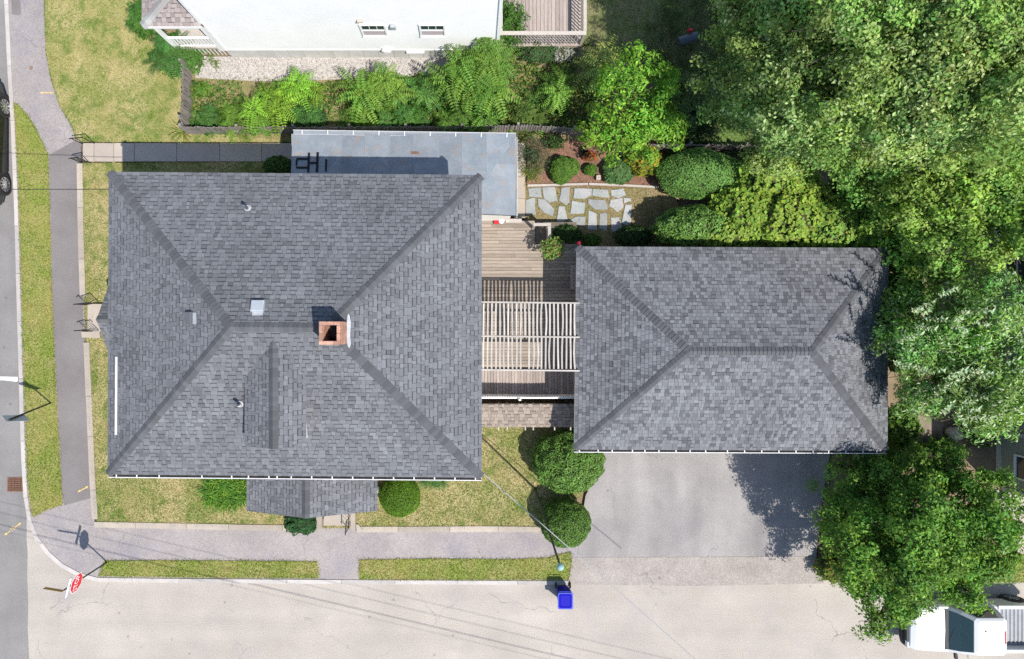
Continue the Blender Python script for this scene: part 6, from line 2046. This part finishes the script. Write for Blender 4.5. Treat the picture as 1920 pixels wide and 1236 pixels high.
# upright silvery shoots of that tree
lv = Leaves()
shoots = MB()
for i in range(60):
    px, py = random.uniform(1665, 1915), random.uniform(545, 800)
    if (px - 1800) ** 2 / 130 ** 2 + (py - 670) ** 2 / 130 ** 2 > 1: continue
    q = at(px, py, 5.4)
    L = random.uniform(0.8, 1.7)
    d = Vector((random.uniform(-0.5, 0.5), random.uniform(-0.2, 0.6), 1)).normalized()
    k = 26
    t = np.linspace(0.1, 1, k)
    pp = np.array(q)[None, :] + np.array(d)[None, :] * (t[:, None] * L)
    az = np.arange(k) * 2.4
    out = np.stack([np.cos(az), np.sin(az), np.full(k, 0.55)], axis=1)
    lv.add(pp + out * 0.06, unit(out), unit(np.stack([-np.cos(az) * 0.5, -np.sin(az) * 0.5, np.full(k, 1.0)], axis=1)), np.full(k, 0.17), np.full(k, 0.065),
           tint(k, (0.46, 0.56, 0.35), 0.2, (0.12, 0.2, 0.06), 0.4))
    shoots.tube([q - d * 0.9, q + d * L], [0.012, 0.004], 5)
put('shoot_leaves', lv.mesh('shoot_leaves'), 'leaf', silver)
put('shoots', shoots, 'bark', silver)
tree('street_tree', 'dense dark green tree over the drive and the pickup truck', (1690, 990),
     [(1640, 945, 3.2, 1.5, 1.2, 1.2), (1760, 950, 4.3, 1.9, 1.5, 1.4), (1700, 1010, 5.2, 2.0, 1.7, 1.7), (1600, 985, 3.9, 1.2, 1.2, 1.2), (1800, 1010, 4.9, 1.4, 1.3, 1.3), (1650, 1065, 4.2, 1.2, 1.1, 1.2),
      (1720, 1090, 4.4, 1.5, 1.2, 1.3), (1590, 910, 2.6, 1.2, 0.9, 1.0), (1690, 890, 2.8, 1.5, 0.8, 1.0), (1620, 870, 2.0, 1.2, 0.8, 0.9), (1750, 880, 2.8, 1.3, 0.9, 1.0), (1780, 1080, 4.4, 1.2, 1.0, 1.1), (1660, 1130, 3.8, 0.9, 0.7, 0.8), (1840, 960, 4.5, 1.2, 1.4, 1.1), (1700, 950, 2.2, 1.9, 1.6, 1.0), (1620, 1000, 1.9, 1.2, 1.3, 0.9), (1770, 1030, 2.2, 1.6, 1.3, 1.0), (1690, 1060, 2.0, 1.4, 1.0, 0.9), (1545, 960, 3.2, 0.6, 0.6, 0.5), (1640, 1165, 3.9, 0.6, 0.5, 0.5), (1590, 1090, 3.4, 0.55, 0.5, 0.5), (1870, 1030, 4.6, 0.7, 0.8, 0.6), (1810, 1110, 4.6, 0.7, 0.5, 0.5), (1700, 935, 4.3, 0.8, 0.6, 0.6), (1760, 890, 3.4, 0.7, 0.6, 0.6)],
     27, 0.125, (0.11, 0.24, 0.04), 0.17, aspect=0.6, sub=0.36, leaves_per=80, alt=(0.22, 0.37, 0.055), alt_p=0.28, lobes=5)

# vines heaped over the back fence
vn = thing('vine_thicket', 'yellow-green heart-leaved vines heaped along the back of the garage', 'vine', at(1480, 400, 0.2))
lv = Leaves()
cores = MB()
for px, py, z, rx, ry, rz, n, base in ((1400, 405, 1.5, 1.5, 1.3, 1.0, 2000, (0.20, 0.32, 0.045)), (1480, 400, 1.8, 1.7, 1.6, 1.1, 2800, (0.22, 0.33, 0.045)), (1455, 340, 1.7, 1.6, 1.2, 1.0, 2000, (0.21, 0.33, 0.05)),
                                       (1555, 420, 1.9, 1.3, 1.1, 1.0, 1900, (0.18, 0.31, 0.05)), (1360, 440, 1.7, 1.1, 0.6, 0.9, 900, (0.20, 0.31, 0.05))):
    p = at(px, py, z)
    dome_leaves(lv, (p.x, p.y, z), (rx, ry, rz), int(n * 1.5), 0.14, base, lump=0.16, lump_s=3.2, aspect=0.85, updir=0.9, loose=0.35, alt=(0.30, 0.38, 0.06), alt_p=0.14, depth=0.2, seed=px)
    cores.loft([[(p.x + rx * 0.85 * math.sin(th) * math.cos(b), p.y + ry * 0.85 * math.sin(th) * math.sin(b), max(0.2, z - rz * 0.85 * math.cos(th))) for b in [2 * math.pi * k / 12 for k in range(12)]]
                for th in [math.pi * (0.02 + 0.96 * a / 6) for a in range(7)]])
put('foliage', lv.mesh('foliage'), 'leaf', vn)
put('inner_twigs', cores, 'inner', vn)
vd = thing('vine_thicket', 'darker heart-leaved vines climbing the north-east corner of the garage', 'vine', at(1620, 430, 0.2))
lv = Leaves(); cores = MB()
for px, py, z, rx, ry, rz, n, base in ((1610, 380, 1.7, 1.5, 1.4, 1.1, 1900, (0.12, 0.23, 0.04)), (1650, 450, 2.1, 1.1, 1.0, 1.0, 1500, (0.16, 0.29, 0.04)), (1690, 480, 2.2, 0.9, 0.9, 0.9, 1100, (0.17, 0.30, 0.04)),
                                       (1690, 560, 2.4, 0.7, 1.1, 0.9, 1100, (0.10, 0.19, 0.035)), (1690, 640, 2.2, 0.6, 1.2, 0.9, 1100, (0.09, 0.17, 0.03)), (1685, 800, 1.4, 0.6, 0.9, 0.9, 900, (0.10, 0.19, 0.03))):
    p = at(px, py, z)
    dome_leaves(lv, (p.x, p.y, z), (rx, ry, rz), int(n * 1.5), 0.14, base, lump=0.18, lump_s=3.2, aspect=0.85, updir=0.8, loose=0.4, depth=0.25, seed=px)
    cores.loft([[(p.x + rx * 0.82 * math.sin(th) * math.cos(b), p.y + ry * 0.82 * math.sin(th) * math.sin(b), max(0.2, z - rz * 0.82 * math.cos(th))) for b in [2 * math.pi * k / 12 for k in range(12)]]
                for th in [math.pi * (0.02 + 0.96 * a / 6) for a in range(7)]])
put('foliage', lv.mesh('foliage'), 'leaf', vd)
put('inner_twigs', cores, 'inner', vd)
shrub('verge_shrub', 'ragged yellow-green shrub on the verge at the drive edge', 'shrub', 1565, 1068, ZV, 0.7, 0.55, 0.8, 2400, 0.10, (0.13, 0.20, 0.03), lump=0.3, lump_s=3, depth=0.4, alt=(0.3, 0.12, 0.04), alt_p=0.04)
shrub('patio_shrub', 'green shrub between the garage and the tan patio', 'shrub', 1690, 850, 0.12, 0.7, 0.7, 1.0, 2400, 0.11, (0.10, 0.18, 0.03), lump=0.3, lump_s=3, depth=0.4)
shrub('patio_shrub', 'low sprawling shrub in the middle of the tan patio', 'shrub', 1765, 850, 0.12, 0.9, 0.6, 0.8, 2600, 0.11, (0.10, 0.20, 0.035), lump=0.3, lump_s=3, depth=0.4)
shrub('patio_shrub', 'leafy shrub in the shade beside the sage house wall', 'shrub', 1840, 800, 0.12, 0.7, 0.7, 1.0, 2400, 0.11, (0.06, 0.12, 0.03), lump=0.3, lump_s=3, depth=0.4)

# ------------------------------------------------------------------ grass blades and gravel


def poly_points(pts, z, density):
    P2 = np.array(at2(pts, z))
    mn, mx = P2.min(0), P2.max(0)
    mn = np.maximum(mn, [-21, -15.5]); mx = np.minimum(mx, [25, 15.5])
    n = int((mx[0] - mn[0]) * (mx[1] - mn[1]) * density)
    q = rng.uniform(mn, mx, size=(n, 2))
    inside = np.zeros(n, bool)
    j = len(P2) - 1
    for i in range(len(P2)):
        xi, yi = P2[i]; xj, yj = P2[j]
        c = ((yi > q[:, 1]) != (yj > q[:, 1])) & (q[:, 0] < (xj - xi) * (q[:, 1] - yi) / (yj - yi + 1e-12) + xi)
        inside ^= c
        j = i
    return q[inside]


def grass(label, areas, h=0.07):
    lv = Leaves()
    for pts, z, dens, green, dry, k0 in areas:
        q = poly_points(pts, z, dens)
        ring_ = np.array(at2(pts, z)); nx_ = np.roll(ring_, -1, axis=0)
        seg = np.linalg.norm(nx_ - ring_, axis=1)
        ed = []
        for a_, b_, L_ in zip(ring_, nx_, seg):
            if max(abs(a_[0]), abs(b_[0])) > 26 or max(abs(a_[1]), abs(b_[1])) > 18: continue
            k_ = int(L_ * 75)
            tt = rng.random((k_, 1))
            ed.append(a_ + (b_ - a_) * tt + rng.normal(0, 0.035, size=(k_, 2)))
        if ed: q = np.concatenate([q] + ed)
        hx = (q[:, 0] > hx0 - 0.1) & (q[:, 0] < hx1 + 0.1) & (q[:, 1] > hy0 - 0.1) & (q[:, 1] < hy1 + 0.1)
        q = q[~hx]
        n = len(q)
        ns = np.array([noise.noise(Vector((x * 0.75, y * 0.75, 1.0))) + 0.6 * noise.noise(Vector((x * 2.3, y * 2.3, 5.0))) for x, y in q])
        m = np.clip(k0 + ns * 1.25 + rng.normal(0, 0.22, n), 0, 1)[:, None]
        col = np.array(green) * (1 - m) + np.array(dry) * m
        col *= (1 + rng.normal(0, 0.22, size=(n, 1))).clip(0.4, 1.7)
        d = rnd_dirs(n); d[:, 2] = np.abs(d[:, 2]) * 0.9 + 0.25
        d = unit(d)
        l = h * rng.uniform(0.6, 1.5, n)
        p = np.concatenate([q, np.full((n, 1), z)], axis=1) + d * l[:, None] * 0.45
        side = unit(np.cross(d, rnd_dirs(n)))
        nn = unit(np.cross(side, d)); nn[nn[:, 2] < 0] *= -1
        lv.add(p, d, nn, l, rng.uniform(0.012, 0.026, n), col)
    o = put('grass', lv.mesh('grass', 0.05), 'blade')
    o['kind'] = 'stuff'
    return tag(o, label, 'grass')


GR, DRY = (0.16, 0.22, 0.04), (0.40, 0.33, 0.16)
grass('short patchy green and straw-coloured grass on the lawns and verges',
      [(lawn_pts, ZL, 950, GR, DRY, 0.55), (north_lawn, ZL, 900, (0.18, 0.25, 0.045), (0.42, 0.365, 0.165), 0.43)] +
      [(pts, ZV, 1000, (0.185, 0.255, 0.032), (0.40, 0.34, 0.125), 0.36) for pts in verges.values()] +
      [([(1545, 1020), (1950, 1040), (1950, 1092), (1558, 1092)], ZV, 700, (0.12, 0.2, 0.025), (0.2, 0.22, 0.05), 0.2),
       ([(930, -60), (1430, -60), (1430, 290), (1240, 290), (1180, 130), (1105, 82), (930, 105)], 0.17, 450, (0.10, 0.175, 0.03), (0.19, 0.18, 0.08), 0.35),
       ([(352, 150), (1105, 140), (1105, 250), (350, 250)], 0.20, 260, (0.12, 0.19, 0.035), (0.3, 0.24, 0.11), 0.5),
       ([(985, 352), (1240, 352), (1250, 460), (985, 460)], 0.225, 500, (0.16, 0.17, 0.05), (0.30, 0.23, 0.11), 0.7)])

# low weeds spreading through the bed
q = poly_points([(356, 152), (480, 158), (700, 152), (930, 120), (1090, 110), (1110, 246), (352, 246)], 0.2, 330)
ns = np.array([noise.noise(Vector((x * 0.9, y * 0.9, 9.0))) + 0.5 * noise.noise(Vector((x * 2.5, y * 2.5, 2.0))) for x, y in q])
q, ns = q[ns > -0.32], ns[ns > -0.32]
n = len(q)
lv = Leaves()
pz = 0.22 + rng.random(n) ** 1.5 * (0.18 + 0.55 * np.clip(ns, 0, 1))
l = rng.uniform(0.07, 0.17, n)
lv.add(np.concatenate([q, pz[:, None]], axis=1), rnd_dirs(n), unit(np.array([0.1, -0.1, 1.0]) + rng.normal(0, 0.45, size=(n, 3))), l, l * rng.uniform(0.3, 0.7, n),
       tint(n, (0.085, 0.16, 0.03), 0.32, (0.22, 0.24, 0.05), 0.2))
o = put('weeds', lv.mesh('weeds'), 'leaf')
o['kind'] = 'stuff'
tag(o, 'low leafy weeds spreading between the sumacs in the weed bed', 'weeds')

# loose white gravel
q = poly_points([(366, 106), (935, 104), (935, 134), (800, 142), (600, 150), (480, 152), (366, 146)], 0.22, 900)
mbg = MB()
for x, y in q:
    r = random.uniform(0.012, 0.034)
    a = random.uniform(0, 3); gshade = random.choice((0.52, 0.46, 0.40, 0.33, 0.22)) * random.uniform(0.85, 1.1)
    col = (gshade, gshade * 0.95, gshade * 0.90)
    vs = [(x + r * math.cos(a + k * 1.571) * random.uniform(0.7, 1.2), y + r * math.sin(a + k * 1.571) * random.uniform(0.7, 1.2), 0.208) for k in range(4)] + [(x, y, 0.21 + r * 0.9)]
    mbg.add(vs, [(0, 1, 4), (1, 2, 4), (2, 3, 4), (3, 0, 4)], col)
o = put('gravel', mbg, 'gravel')
o['kind'] = 'stuff'
tag(o, 'loose white stone chips along the foundation of the white house', 'gravel')
q = poly_points([(988, 262), (1240, 262), (1260, 350), (988, 350)], 0.25, 260)
mbg = MB()
for x, y in q:
    L = random.uniform(0.02, 0.06); a = random.uniform(0, 6.3); w_ = L * 0.3; k = random.uniform(0.5, 1.5)
    c_, s_ = math.cos(a), math.sin(a)
    mbg.add([(x + c_ * L - s_ * w_, y + s_ * L + c_ * w_, 0.243), (x - c_ * L - s_ * w_, y - s_ * L + c_ * w_, 0.243), (x - c_ * L + s_ * w_, y - s_ * L - c_ * w_, 0.25), (x + c_ * L + s_ * w_, y + s_ * L - c_ * w_, 0.256)],
            [(0, 1, 2, 3)], (0.19 * k, 0.105 * k, 0.072 * k))
o = put('mulch_chips', mbg, 'gravel')
o['kind'] = 'stuff'
tag(o, 'reddish bark chips covering the mulch bed', 'mulch')
